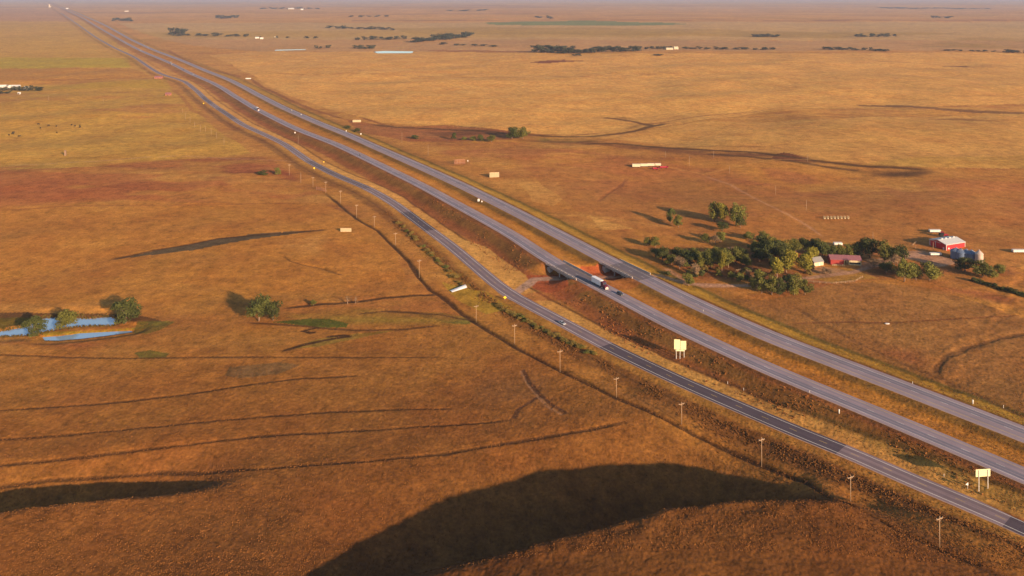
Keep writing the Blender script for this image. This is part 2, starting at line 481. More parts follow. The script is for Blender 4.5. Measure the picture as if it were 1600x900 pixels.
band(dA, HWA, 26, C_red * (1.1, 1.08, 0.95), 0.88, 2)                         # embankment down to the old highway
band(dA, HWA - 0.5, HWA + 2.2, C_dark * 1.2, 0.7, .6)
band(dC, -14, -HWC, C_gold * 1.05, 0.85, 1)                      # mown strip
band(dC, -16.2, -14.2, C_dark, 0.75, .6)
gmask = 0.6 * ss(-0.1, 0.4, n_mid)
band(dA, 9, 17, C_grn * 1.1, 0.35 * 1.0, 2)
band(dA, -40, -HWA, C_or * (1.02, 0.98, 0.7), 0.85, 1)               # median
band(dB, HWB, HWB + 6.0, C_dark * (1.3, 1.6, 1.1), 0.8, 1.5)
band(dA, -16, -9, C_or * 1.1, 0.5, 2)
band(dB, -HWB - 2.2, -HWB + .5, C_dark * 1.1, 0.8, .5)
band(dB, -36, -18, C_dark * (2.2, 2.2, 1.4), 0.45, 4)
band(dB, -25, -HWB - 2, C_yel * (0.80, 0.78, 0.8), 0.85, 1.2)
band(dB, -28.5, -25, C_grn * 0.8, 0.75, 1.5)
band(dC, HWC + 0.6, HWC + 6, C_olv * (0.95, 0.8, 0.9), 0.7, 1)
band(dC, HWC + 6, HWC + 17, C_dark * (1.5, 1.35, 1.1), 0.62, 2)
band(dC, HWC + 9.5, HWC + 11, C_dark * 0.9, 0.6, .6)
band(dC, HWC + 17, HWC + 30, C_or, 0.5, 3)
# green-yellow rough ground by the culvert and creek
region([(600,330),(640,345),(700,395),(770,455),(860,505),(935,545),(915,552),(850,520),(780,480),(740,480),(700,445),(650,390)], C_olv * (0.72, 0.78, 0.6), 0.85, 0.6, nz=0.5)
region([(690,440),(760,455),(800,480),(760,490),(720,470)], C_yel * 0.85, 0.85, 0.6)
region([(700,365),(760,385),(820,430),(840,445),(790,440),(740,395)], C_gold * 1.0, 0.75, 0.4)
region([(905,590),(960,600),(1060,640),(1140,690),(1100,680),(1000,650),(930,615)], C_dark * 1.8, 0.5, 0.8, nz=0.8)
region([(945,602),(1000,602),(1050,622),(1030,626),(970,613)], C_grn, 0.55, 0.6, nz=0.5)
region([(920,445),(1000,428),(1010,440),(960,455),(900,462),(830,470),(800,462),(850,452)], C_soil, 0.35, 0.6)
region([(905,418),(965,418),(985,440),(915,443),(900,430)], C_soil * 1.05, 0.9, 0.2, z=2.0)
region([(820,425),(878,425),(885,450),(850,452),(830,445)], C_soil * 1.05, 0.85, 0.4, z=2.0)

region([(170,406),(205,400),(240,392),(300,380),(345,371),(400,365),(470,361),(500,359),(470,364),(400,373),(350,381),(300,391),(240,398),(205,402)], (0.115, 0.078, 0.038), 0.9, 0.2)  # darker band of ground colour along the left bank

# --- thin features: terraces, ditches, tracks. (points, half width, colour, weight, trench depth, berm height)
FEAT = [
    ([(-60,642),(0,641),(60,637),(150,632),(270,619),(360,605),(470,591),(575,587)], 0.62, C_dark * 0.8, 0.92, 0.25, 0.0),
    ([(-60,690),(0,687),(200,671),(400,652),(520,643),(640,639),(725,638)], 0.6, C_dark * 0.8, 0.92, 0.25, 0.0),
    ([(-60,730),(0,727),(100,717),(250,700),(400,681),(590,671),(700,664),(820,654)], 0.62, C_dark * 0.8, 0.95, 0.28, 0.0),
    ([(-60,766),(0,761),(100,748),(250,738),(400,733),(560,721),(700,708),(830,686),(920,671),(1000,654)], 0.75, C_dark * 0.8, 0.97, 0.3, 0.0),
    ([(-60,553),(0,554),(100,558),(200,560),(300,558),(450,558),(600,558),(700,558)], 0.7, C_dark * 0.9, 0.85, 0.2, 0.0),
    ([(500,297),(509,303),(525,315),(545,332),(565,347),(590,360),(612,382),(640,410),(655,434),(672,452),(690,462),(712,482),(744,505),(770,520),(804,541),(840,560),(880,580),(925,602),(965,621),(1010,640),(1060,665),(1110,690),(1160,712),(1200,730),(1260,752),(1329,790),(1400,826),(1468,857),(1560,897),(1680,950)], 1.3, C_dark * 0.75, 0.95, 0.8, 0.12),
    ([(440,482),(500,475),(560,471),(600,465),(650,461),(690,460)], 1.3, C_dark * 0.75, 0.95, 0.3, 0.0),
    ([(380,504),(430,506),(470,509),(500,512),(560,516),(620,515),(690,508)], 1.0, C_dark * 0.9, 0.85, 0.15, 0.0),
    ([(555,492),(570,489),(600,486),(640,488),(690,492),(740,502)], 1.0, C_dark * 0.9, 0.85, 0.15, 0.0),
    ([(437,549),(470,540),(510,531),(545,525),(535,524),(505,527)], 1.0, C_dark * 0.6, 1.0, 0.12, 0.0),
    ([(500,511),(485,514),(472,517),(485,520),(495,519)], 1.0, C_dark * 0.6, 1.0, 0.12, 0.0),
    ([(442,398),(452,407),(475,414),(505,419),(535,430)], 0.9, C_dark, 0.6, 0.5, 0.1),
    ([(815,575),(828,598),(845,618),(862,632),(888,648)], 1.0, (0.085, 0.040, 0.020), 0.85, 0.08, 0.0),
    ([(845,618),(825,630),(808,640),(802,655)], 1.0, (0.085, 0.040, 0.020), 0.8, 0.08, 0.0),
    ([(812,578),(824,599),(841,620),(856,636),(882,650)], 0.5, (0.45, 0.25, 0.13), 0.5, 0.1, 0.0),
    ([(1612,520),(1560,529),(1510,543),(1478,557),(1464,572),(1463,588)], 1.5, C_dark * 1.2, 0.8, 0.25, 0.03),
    ([(1230,505),(1330,503),(1400,504),(1480,499),(1600,492)], 0.7, C_red * 0.7, 0.7, 0.05, 0.0),
    ([(1240,478),(1290,510),(1350,540),(1420,572),(1490,600),(1600,652),(1680,690)], 1.3, C_dark * 1.3, 0.6, 0.15, 0.0),
    ([(920,525),(860,492),(820,470)], 1.2, C_dark, 0.5, 0.6, 0.1),
    ([(0,258),(60,257),(150,252),(220,246),(300,244),(400,249),(470,252)], 1.2, (0.5, 0.28, 0.14), 0.55, 0.1, 0.2),
    ([(0,329),(100,322),(200,321),(300,320),(400,318),(470,317)], 1.2, C_red, 0.6, 0.3, 0.1),
    ([(400,116),(440,115.5),(560,117),(700,118.5),(850,118),(1000,115.5),(1080,115)], 3.0, C_red, 0.5, 0.5, 0.2),
    ([(405,118),(600,119.5),(800,120.5),(1000,117),(1300,121),(1600,126)], 3.0, C_gold * 1.15, 0.6, 0.1, 0.2),
    ([(568,193),(620,199),(680,201),(740,204),(800,209),(860,213),(930,213),(965,209),(1000,203),(1020,197),(1050,191)], 5.5, C_dark * 0.9, 0.85, 0.6, 0.0),
    ([(1020,197),(990,190),(965,186),(942,184)], 7.0, C_dark * 1.0, 0.85, 0.3, 0.0),
    ([(900,226),(960,224),(1040,231),(1110,235),(1180,238),(1240,246),(1290,253),(1340,259),(1400,262),(1470,268)], 5.0, C_dark * 0.85, 0.9, 0.5, 0.0),
    ([(1100,240),(1160,244),(1230,251),(1300,262),(1350,268)], 4.5, C_dark * 0.9, 0.85, 0.5, 0.0),
    ([(1040,231),(1120,228),(1200,230)], 2.5, C_dark * 1.6, 0.5, 0.3, 0.0),
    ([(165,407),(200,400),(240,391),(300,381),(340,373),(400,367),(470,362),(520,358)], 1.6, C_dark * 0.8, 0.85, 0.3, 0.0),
    ([(940,183),(985,190),(1010,194),(1060,187),(1120,179),(1200,172)], 2.6, C_red * 0.8, 0.55, 0.6, 0.2),
    ([(560,182),(600,195),(650,198),(700,195),(760,201),(820,209),(900,211),(950,208)], 2.6, C_red * 0.8, 0.7, 0.6, 0.2),
    ([(388,122),(410,136),(450,155),(490,172),(530,184),(552,190)], 3.4, C_red * 0.9, 0.75, 0.6, 0.2),
    ([(262,78),(290,95),(330,110),(388,124)], 5.0, C_red * 0.9, 0.6, 0.6, 0.2),
    ([(1100,275),(1140,288),(1170,305),(1220,330),(1250,345),(1290,372)], 1.1, (0.5, 0.26, 0.12), 0.6, 0.1, 0.1),
    ([(1000,252),(1100,272),(1200,250),(1330,247),(1600,243)], 1.2, C_gold * 1.1, 0.4, 0.1, 0.1),
    ([(980,278),(970,290),(945,305),(935,315)], 2.0, C_red * 0.8, 0.5, 0.5, 0.1),
    ([(850,335),(905,337),(960,342),(1010,350),(1060,356)], 1.0, C_gold * 1.1, 0.4, 0.1, 0.1),
    ([(1037,418),(1050,425),(1072,440),(1100,448),(1180,446)], 1.6, (0.44, 0.24, 0.14), 0.6, 0.1, 0.0),
    ([(265,121),(200,122),(100,124),(0,128)], 5.0, C_red, 0.5, 0.1, 0.1),
    ([(268,140),(285,152),(300,172),(330,186)], 3.0, C_red * 1.2, 0.5, 0.3, 0.1),
    ([(330,135),(360,150),(385,170),(440,200),(470,215)], 1.8, C_dark * 1.5, 0.6, 0.5, 0.1),
    ([(1340,96),(1400,97),(1500,103),(1600,104)], 5.0, C_red * 0.8, 0.4, 0.5, 0.2),
]
zoff = np.zeros(len(X))
for k, (px, hw, c, w, dp, bm) in enumerate(FEAT):
    L = np.array([tuple(P(a, b))[:2] if b > 150 else U(a, b) for a, b in px])
    i = bbsel(X, Y, L, 14)
    if not len(i):
        continue
    wob = 0.45 * fbm(X[i], Y[i], 11, 90 + k, 2)
    d, sd, p = poly_dist(X[i], Y[i], L)
    q = np.abs(d * sd + wob)
    hwv = hw * (0.8 + 0.35 * vn(X[i] / 13, Y[i] / 13, 120 + k)) + R[i] * 0.0006
    m = (1 - ss(hwv * 0.6, hwv * 1.5, q)) * ss(0, 0.06, p) * ss(0, 0.06, 1 - p)
    mix(i, np.array(c), w * m)
    near = (1 - ss(500, 900, R[i]))
    zoff[i] -= dp * m * near
    zoff[i] += bm * np.exp(-((d * sd - hw * 2.6) / (hw * 1.0)) ** 2) * near

# gravel of the farm road through the underpass
i = bbsel(X, Y, UNDER, 12)
d, _, p = poly_dist(X[i], Y[i], UNDER)
mix(i, np.array((0.42, 0.25, 0.16)), 0.75 * (1 - ss(1.6, 3.4, d + n_sm[i])))
i = bbsel(X, Y, UNDER[:3], 12)
d, _, p = poly_dist(X[i], Y[i], UNDER[:3])
mix(i, np.array((0.42, 0.27, 0.18)), 0.85 * (1 - ss(2.6, 4.2, d + n_sm[i])))

# tufted grass relief, only where it would be resolved
rough = (1 - ss(330, 900, R)) * ss(0, 2, np.minimum(np.minimum(np.abs(dA) - HWA, np.abs(dB) - HWB), np.abs(dC) - HWC))
zoff += rough * (0.09 * vn(X / 1.0, Y / 1.0, 201) + 0.07 * vn(X / 0.5, Y / 0.5, 202) + 0.06 * vn(X / 5, Y / 5, 203))
bush = rough * (ss(HWC + 4, HWC + 8, dC) * (1 - ss(HWC + 15, HWC + 19, dC)))
zoff += bush * 0.08 * ss(0.0, 0.7, vn(X / 2.6, Y / 2.6, 204)) * ss(-0.3, 0.5, vn(X / 20, Y / 20, 205))
Z = Z + zoff
# regional colours close by darkened too, the same vignette put into the colour
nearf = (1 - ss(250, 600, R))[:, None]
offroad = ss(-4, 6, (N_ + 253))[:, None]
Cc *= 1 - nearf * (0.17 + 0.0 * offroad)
# per-vertex weathering of colour
Cc *= (1 + 0.10 * n_big + 0.10 * n_mid + 0.12 * n_sm)[:, None]
tw = vn(X / 1.7, Y / 1.7, 301)
Cc *= (1 + 0.16 * tw * (1 - ss(300, 900, R)))[:, None]
Cc = np.clip(Cc, 0.004, 0.8)

idx = np.arange(nr * na, dtype=np.int32).reshape(nr, na)
quads = np.stack([idx[:-1, 1:], idx[:-1, :-1], idx[1:, :-1], idx[1:, 1:]], -1).reshape(-1, 4)
quads = quads[:, ::-1]
me = bpy.data.meshes.new('ground')
# centre fan closed by one extra vertex
V = np.stack([X, Y, Z], 1)
V = np.vstack([V, [[0, 0, float(Z[:na].mean())]]])
me.vertices.add(len(V)); me.vertices.foreach_set('co', V.astype(np.float32).ravel())
fan = np.stack([np.full(na - 1, len(V) - 1), idx[0, 1:], idx[0, :-1]], -1).astype(np.int32)
nl = quads.size + fan.size
me.loops.add(nl)
me.loops.foreach_set('vertex_index', np.concatenate([quads.ravel(), fan.ravel()]).astype(np.int32))
npoly = len(quads) + len(fan)
me.polygons.add(npoly)
me.polygons.foreach_set('loop_start', np.concatenate([np.arange(len(quads)) * 4, quads.size + np.arange(len(fan)) * 3]).astype(np.int32))
me.polygons.foreach_set('loop_total', np.concatenate([np.full(len(quads), 4), np.full(len(fan), 3)]).astype(np.int32))
me.polygons.foreach_set('use_smooth', np.ones(npoly, bool))
me.update(calc_edges=True)
at = me.color_attributes.new('grass_tint', 'FLOAT_COLOR', 'POINT')
cc4 = np.ones((len(V), 4), np.float32); cc4[:-1, :3] = Cc; cc4[-1, :3] = C_or
at.data.foreach_set('color', cc4.ravel())


# ------------------------------------------------------------------ materials
def newmat(name):
    m = bpy.data.materials.new(name); m.use_nodes = True
    nt = m.node_tree
    b = nt.nodes.get('Principled BSDF')
    return m, nt, b


def mathn(nt, op, a, b=None, c=None, clamp=False):
    n = nt.nodes.new('ShaderNodeMath'); n.operation = op; n.use_clamp = clamp
    for k, v in enumerate((a, b, c)):
        if v is None:
            continue
        if isinstance(v, (int, float)):
            n.inputs[k].default_value = v
        else:
            nt.links.new(v, n.inputs[k])
    return n.outputs[0]


def noise(nt, scale, detail=3, rough=0.6, vec=None, space='Object'):
    tc = nt.nodes.new('ShaderNodeTexCoord')
    n = nt.nodes.new('ShaderNodeTexNoise')
    n.inputs['Scale'].default_value = scale; n.inputs['Detail'].default_value = detail
    n.inputs['Roughness'].default_value = rough
    nt.links.new(vec or tc.outputs[space], n.inputs['Vector'])
    return n.outputs['Fac']


def mixc(nt, fac, a, b, blend='MIX'):
    n = nt.nodes.new('ShaderNodeMix'); n.data_type = 'RGBA'; n.blend_type = blend
    for k, v in ((0, fac), (6, a), (7, b)):
        if isinstance(v, (int, float)):
            n.inputs[k].default_value = v
        elif isinstance(v, (tuple, list)):
            n.inputs[k].default_value = (*v[:3], 1)
        else:
            nt.links.new(v, n.inputs[k])
    return n.outputs[2]


def maprange(nt, v, a, b, c, d):
    n = nt.nodes.new('ShaderNodeMapRange')
    nt.links.new(v, n.inputs[0])
    for k, q in enumerate((a, b, c, d)):
        n.inputs[k + 1].default_value = q
    return n.outputs[0]


gm, nt, b = newmat('dry_grassland')
att = nt.nodes.new('ShaderNodeAttribute'); att.attribute_name = 'grass_tint'
f1 = maprange(nt, noise(nt, 0.9, 4, 0.7), 0.3, 0.7, 0.68, 1.28)
f2 = maprange(nt, noise(nt, 0.11, 5, 0.7), 0.3, 0.7, 0.70, 1.30)
f3 = maprange(nt, noise(nt, 0.02, 5, 0.65), 0.35, 0.65, 0.0, 1.0)
mul = mathn(nt, 'MULTIPLY', f1, f2)
cv = nt.nodes.new('ShaderNodeCombineColor')
for k in range(3):
    nt.links.new(mul, cv.inputs[k])
c1 = mixc(nt, 1.0, att.outputs['Color'], cv.outputs[0], 'MULTIPLY')
c2 = mixc(nt, maprange(nt, noise(nt, 0.02, 5, 0.65), 0.38, 0.68, 0.0, 0.6), c1, (0.80, 0.62, 0.60), 'MULTIPLY')
c3 = mixc(nt, maprange(nt, noise(nt, 0.35, 3, 0.6), 0.52, 0.70, 0.0, 0.8), c2, (0.62, 0.66, 0.55), 'MULTIPLY')
nt.links.new(c3, b.inputs['Base Color'])
b.inputs['Roughness'].default_value = 0.95
b.inputs['Specular IOR Level'].default_value = 0.08
bp = nt.nodes.new('ShaderNodeBump'); bp.inputs['Strength'].default_value = 0.4; bp.inputs['Distance'].default_value = 0.16
nt.links.new(noise(nt, 2.2, 4, 0.75), bp.inputs['Height'])
nt.links.new(bp.outputs[0], b.inputs['Normal'])
me.materials.append(gm)
ground = bpy.data.objects.new('ground', me); col.objects.link(ground)
ground['kind'] = 'structure'


def simple(name, c, rough=0.7, metal=0.0, var=0.15, scale=1.5, spec=0.3):
    m, nt, b = newmat(name)
    f = maprange(nt, noise(nt, scale, 4), 0.3, 0.7, 1 - var, 1 + var)
    cv = nt.nodes.new('ShaderNodeCombineColor')
    for k in range(3):
        nt.links.new(f, cv.inputs[k])
    nt.links.new(mixc(nt, 1.0, c, cv.outputs[0], 'MULTIPLY'), b.inputs['Base Color'])
    b.inputs['Roughness'].default_value = rough; b.inputs['Metallic'].default_value = metal
    b.inputs['Specular IOR Level'].default_value = spec
    return m


def foliage(name, c, var=0.35):
    m, nt, b = newmat(name)
    oi = nt.nodes.new('ShaderNodeObjectInfo')
    f = maprange(nt, noise(nt, 0.55, 3), 0.3, 0.7, 1 - var, 1 + var)
    g = mathn(nt, 'MULTIPLY', f, maprange(nt, oi.outputs['Random'], 0, 1, 0.75, 1.25))
    cv = nt.nodes.new('ShaderNodeCombineColor')
    for k in range(3):
        nt.links.new(g, cv.inputs[k])
    c1 = mixc(nt, 1.0, c, cv.outputs[0], 'MULTIPLY')
    c2 = mixc(nt, maprange(nt, noise(nt, 0.3, 2), 0.45, 0.7, 0, 0.5), c1, (c[0] * 1.9, c[1] * 1.35, c[2] * 0.7))
    nt.links.new(c2, b.inputs['Base Color'])
    b.inputs['Roughness'].default_value = 0.8; b.inputs['Specular IOR Level'].default_value = 0.15
    return m


M = dict(
    leaf_dark=foliage('dark_leaves', (0.062, 0.070, 0.017)),
    leaf_olive=foliage('olive_leaves', (0.12, 0.118, 0.022)),
    leaf_yellow=foliage('yellow_green_leaves', (0.20, 0.175, 0.022)),
    leaf_grey=foliage('dry_grey_leaves', (0.20, 0.13, 0.07)),
    leaf_straw=foliage('straw_leaves', (0.20, 0.14, 0.030)),
    leaf_far=foliage('far_leaves', (0.045, 0.05, 0.028)),
    bark=simple('bark', (0.20, 0.13, 0.085), 0.9),
    wood=simple('weathered_pole_wood', (0.33, 0.22, 0.13), 0.85),
    slat=simple('pale_board', (0.42, 0.34, 0.20), 0.8),
    rust=simple('rusty_board', (0.30, 0.12, 0.07), 0.8),
    concrete=simple('pale_concrete', (0.46, 0.38, 0.33), 0.85),
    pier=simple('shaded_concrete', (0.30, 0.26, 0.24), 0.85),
    barn_red=simple('red_painted_metal', (0.52, 0.02, 0.025), 0.6, var=0.06),
    dull_red=simple('faded_red_boards', (0.26, 0.035, 0.03), 0.8),
    white=simple('white_paint', (0.58, 0.55, 0.50), 0.6, var=0.06),
    roof_white=simple('white_metal_roof', (0.46, 0.47, 0.46), 0.5, var=0.08),
    shed_roof=simple('maroon_metal_roof', (0.22, 0.09, 0.10), 0.6),
    dark=simple('dark_interior', (0.03, 0.025, 0.025), 0.8),
    bin_blue=simple('galvanised_bin_sheet', (0.12, 0.17, 0.27), 0.5, metal=0.3, scale=4),  # steel blue sheet, darkened in colour for the shade on the bins
    bin_tan=simple('tan_bin_sheet', (0.45, 0.36, 0.30), 0.5, metal=0.2),
    cream=simple('cream_siding', (0.50, 0.42, 0.29), 0.8, var=0.05),
    grey_roof=simple('grey_shingle', (0.20, 0.19, 0.18), 0.9),
    signback=simple('sign_back_sheet', (0.60, 0.58, 0.32), 0.5, var=0.08),
    steel=simple('galvanised_steel', (0.50, 0.47, 0.42), 0.5, metal=0.3),
    tyre=simple('tyre_rubber', (0.02, 0.02, 0.02), 0.9),
    maroon=simple('maroon_cab_paint', (0.09, 0.012, 0.025), 0.35, spec=0.5),
    trailer=simple('white_trailer_side', (0.72, 0.74, 0.76), 0.45, var=0.05),
    silver=simple('silver_paint', (0.45, 0.46, 0.47), 0.35, metal=0.4),
    charcoal=simple('charcoal_paint', (0.06, 0.065, 0.07), 0.35, spec=0.5),
    glass=simple('dark_window_glass', (0.02, 0.025, 0.03), 0.1, spec=0.8),
    hide=simple('black_hide', (0.015, 0.012, 0.011), 0.8),
    yellow=simple('yellow_sign_sheet', (0.75, 0.50, 0.03), 0.5, var=0.05),
    red_iron=simple('red_implement_paint', (0.28, 0.015, 0.03), 0.6),
    culvert=simple('corrugated_culvert_steel', (0.55, 0.58, 0.62), 0.35, metal=0.35),
)

# water
m, nt, b = newmat('pond_water')
b.inputs['Base Color'].default_value = (0.22, 0.35, 0.50, 1); b.inputs['Roughness'].default_value = 0.03  # blue of the reflected sky put into the water's base colour
b.inputs['IOR'].default_value = 1.9
b.inputs['Specular IOR Level'].default_value = 0.9
bp = nt.nodes.new('ShaderNodeBump'); bp.inputs['Strength'].default_value = 0.06; bp.inputs['Distance'].default_value = 0.05
nt.links.new(noise(nt, 0.8, 2), bp.inputs['Height']); nt.links.new(bp.outputs[0], b.inputs['Normal'])
M['water'] = m


# ------------------------------------------------------------------ mesh builder
class MB:
    def __init__(s):
        s.v = []; s.f = []

    def add(s, vs, fs):
        o = len(s.v); s.v += [tuple(q) for q in vs]; s.f += [tuple(o + k for k in f) for f in fs]

    def box(s, x0, x1, y0, y1, z0, z1):
        s.add([(x0, y0, z0), (x1, y0, z0), (x1, y1, z0), (x0, y1, z0), (x0, y0, z1), (x1, y0, z1), (x1, y1, z1), (x0, y1, z1)],
              [(3, 2, 1, 0), (4, 5, 6, 7), (0, 1, 5, 4), (1, 2, 6, 5), (2, 3, 7, 6), (3, 0, 4, 7)])

    def prism(s, poly, axis, a, b):
        """extrude a polygon (list of 2-tuples) along axis between a and b"""
        def mk(p, q):
            return {'x': (q, p[0], p[1]), 'y': (p[0], q, p[1]), 'z': (p[0], p[1], q)}[axis]
        n = len(poly)
        s.add([mk(p, a) for p in poly] + [mk(p, b) for p in poly],
              [tuple(range(n)), tuple(range(2 * n - 1, n - 1, -1))] + [(k, (k + 1) % n, n + (k + 1) % n, n + k) for k in range(n)])

    def tube(s, p, q, r0, r1=None, n=8, cap=True):
        r1 = r0 if r1 is None else r1
        p = Vector(p); q = Vector(q); d = (q - p).normalized()
        a = d.orthogonal().normalized(); bb = d.cross(a)
        vs = []
        for c, r in ((p, r0), (q, r1)):
            for k in range(n):
                w = 2 * math.pi * k / n
                vs.append(c + a * (r * math.cos(w)) + bb * (r * math.sin(w)))
        fs = [(k, (k + 1) % n, n + (k + 1) % n, n + k) for k in range(n)]
        if cap:
            fs += [tuple(range(n - 1, -1, -1)), tuple(range(n, 2 * n))]
        s.add(vs, fs)

    def lathe(s, prof, n=16, c=(0, 0)):
        vs = []; fs = []
        for (r, z) in prof:
            for k in range(n):
                w = 2 * math.pi * k / n
                vs.append((c[0] + r * math.cos(w), c[1] + r * math.sin(w), z))
        for i in range(len(prof) - 1):
            for k in range(n):
                fs.append((i * n + k, i * n + (k + 1) % n, (i + 1) * n + (k + 1) % n, (i + 1) * n + k))
        s.add(vs, fs)

    def mesh(s, name, mat, smooth=False):
        m = bpy.data.meshes.new(name); m.from_pydata(s.v, [], s.f); m.update()
        m.materials.append(mat)
        if smooth:
            m.polygons.foreach_set('use_smooth', np.ones(len(m.polygons), bool))
        return m

    def build(s, name, mat, parent=None, smooth=False):
        o = bpy.data.objects.new(name, s.mesh(name, mat, smooth)); col.objects.link(o)
        o.parent = parent
        return o


def tag(o, label, cat, group=None, kind=None):
    if label: o['label'] = label
    if cat: o['category'] = cat
    if group: o['group'] = group
    if kind: o['kind'] = kind
    return o


def empty(name, loc, rz=0.0, label=None, cat=None, group=None):
    o = bpy.data.objects.new(name, None); col.objects.link(o)
    o.location = loc; o.rotation_euler = (0, 0, rz); o.empty_display_size = 0.5
    return tag(o, label, cat, group)


KIDS = {}


def copy_tree(o, parent=None):
    c = o.copy(); col.objects.link(c); c.parent = parent
    for ch in [q for q in KIDS.get(o.name, [])]:
        copy_tree(ch, c)
    return c


def remember(root):
    for o in list(col.objects):
        if o.parent is not None:
            KIDS.setdefault(o.parent.name, [])
            if o not in KIDS[o.parent.name]:
                KIDS[o.parent.name].append(o)


# ------------------------------------------------------------------ water sheets
for k, (Pp, pz, pad) in enumerate(PONDS):
    c = Pp.mean(0)
    q = MB(); q.add([(a + (a - c[0]) * 0.0, bb, pz) for a, bb in Pp], [tuple(range(len(Pp)))])
    o = q.build('pond', M['water'])
    tag(o, None, None, kind='structure')


# ------------------------------------------------------------------ roads
def road_mat(name, base, dark, lanes, lines, patch):
    m, nt, b = newmat(name)
    uv = nt.nodes.new('ShaderNodeUVMap'); uv.uv_map = 'UVMap'
    sx = nt.nodes.new('ShaderNodeSeparateXYZ'); nt.links.new(uv.outputs[0], sx.inputs[0])
    u, v = sx.outputs[0], sx.outputs[1]
    mp = nt.nodes.new('ShaderNodeMapping'); nt.links.new(uv.outputs[0], mp.inputs[0])
    mp.inputs['Scale'].default_value = (1.0, 0.03, 1)
    st = maprange(nt, noise(nt, 1.2, 4, 0.6, mp.outputs[0]), 0.3, 0.7, 0.86, 1.12)
    sp = maprange(nt, noise(nt, 0.08, 3, 0.6), 0.3, 0.7, 0.9, 1.1)
    cc = None
    fac = None
    for (a, bb, w) in lanes:      # worn tracks
        g = mathn(nt, 'SUBTRACT', u, (a + bb) / 2); g = mathn(nt, 'ABSOLUTE', g)
        g = maprange(nt, g, (bb - a) / 2 - 0.25, (bb - a) / 2 + 0.35, w, 0.0)
        fac = g if fac is None else mathn(nt, 'MAXIMUM', fac, g)
    cc = mixc(nt, fac, base, dark)
    att = nt.nodes.new('ShaderNodeAttribute'); att.attribute_name = 'patch'
    cc = mixc(nt, mathn(nt, 'MULTIPLY', att.outputs['Fac'], 0.85), cc, patch)
    for (a, w, c, dash) in lines:
        g = mathn(nt, 'ABSOLUTE', mathn(nt, 'SUBTRACT', u, a))
        g = mathn(nt, 'LESS_THAN', g, w)
        if dash:
            dd = mathn(nt, 'LESS_THAN', mathn(nt, 'MODULO', v, 12.2), 3.1)
            g = mathn(nt, 'MULTIPLY', g, dd)
        cc = mixc(nt, mathn(nt, 'MULTIPLY', g, 0.8), cc, c)
    k = mathn(nt, 'MULTIPLY', st, sp)
    cv = nt.nodes.new('ShaderNodeCombineColor')
    for q in range(3):
        nt.links.new(k, cv.inputs[q])
    nt.links.new(mixc(nt, 1.0, cc, cv.outputs[0], 'MULTIPLY'), b.inputs['Base Color'])
    b.inputs['Roughness'].default_value = 0.85; b.inputs['Specular IOR Level'].default_value = 0.2
    return m


W_ = (0.7, 0.68, 0.62); Y_ = (0.6, 0.42, 0.08)
matA = road_mat('worn_concrete_pavement', (0.27, 0.212, 0.235), (0.15, 0.148, 0.185), [(0.2, 1.4, .9), (2.0, 3.2, .9), (-3.0, -2.0, .35)],
                [(3.75, 0.09, W_, False), (0.0, 0.08, W_, True), (-3.9, 0.09, Y_, False)], (0.12, 0.10, 0.11))
matB = road_mat('worn_concrete_pavement_far', (0.27, 0.212, 0.232), (0.15, 0.148, 0.185), [(-1.4, -0.2, .9), (-3.3, -2.1, .9), (2.0, 3.0, .35)],
                [(-3.9, 0.09, W_, False), (0.0, 0.08, W_, True), (3.9, 0.09, Y_, False)], (0.12, 0.10, 0.11))
matC = road_mat('worn_asphalt', (0.215, 0.158, 0.168), (0.15, 0.112, 0.125), [(-2.6, -1.0, .8), (1.0, 2.6, .8)],
                [(3.25, 0.12, W_, False), (-3.25, 0.12, W_, False), (0.0, 0.09, Y_, True)], (0.062, 0.048, 0.062))


def ribbon(name, T, N, hw, zf, mat, patches, t0, t1, shoulder):
    tt = set(np.round(T[(T >= t0) & (T <= t1)], 2))
    for k in np.arange(max(t0, 40), 900, 8.0):
        tt.add(round(float(k), 2))
    for a, bb in patches:
        for q in (a, a + 0.05, bb, bb + 0.05):
            tt.add(q)
    tt = np.array(sorted(tt)); N = np.interp(tt, T, N)
    if len(N) > 5:
        pass
    ctr = np.stack([tt * ux + N * nx, tt * uy + N * ny], 1)
    tg = np.gradient(ctr, axis=0); tg /= np.linalg.norm(tg, axis=1)[:, None]
    # smooth the tangent so inserted rows stay clean
    nm = np.stack([-tg[:, 1], tg[:, 0]], 1)
    offs = [-hw - 0.9, -hw, -hw * 0.5, 0, hw * 0.5, hw, hw + 0.9]
    zz = [-0.6, 0, 0.04, 0.07, 0.04, 0, -0.6]
    vs = []; uvs = []; pa = []
    for i, t in enumerate(tt):
        inp = any(a + 0.02 <= t <= bb + 0.02 for a, bb in patches) * (0.55 if t > 600 else 1.0)
        for o_, z_ in zip(offs, zz):
            p = ctr[i] + nm[i] * o_
            vs.append((p[0], p[1], float(zf(np.array(t))) + z_)); uvs.append((o_, t)); pa.append(float(inp))
    k = len(offs); fs = []
    for i in range(len(tt) - 1):
        for j in range(k - 1):
            fs.append((i * k + j, (i + 1) * k + j, (i + 1) * k + j + 1, i * k + j + 1)[::-1])
    me = bpy.data.meshes.new(name); me.from_pydata(vs, [], fs)
    uvl = me.uv_layers.new(name='UVMap')
    li = np.zeros(len(me.loops), np.int32); me.loops.foreach_get('vertex_index', li)
    uvl.data.foreach_set('uv', np.array(uvs, np.float32)[li].ravel())
    a_ = me.attributes.new('patch', 'FLOAT', 'POINT'); a_.data.foreach_set('value', np.array(pa, np.float32))
    me.materials.append(mat); me.materials.append(M['gravel'])
    mi = np.zeros(len(fs), np.int32)
    for q in range(len(fs)):
        if q % (k - 1) in (0, k - 2):
            mi[q] = 1
    me.polygons.foreach_set('material_index', mi)
    me.update()
    o = bpy.data.objects.new(name, me); col.objects.link(o); o['kind'] = 'structure'
    return o


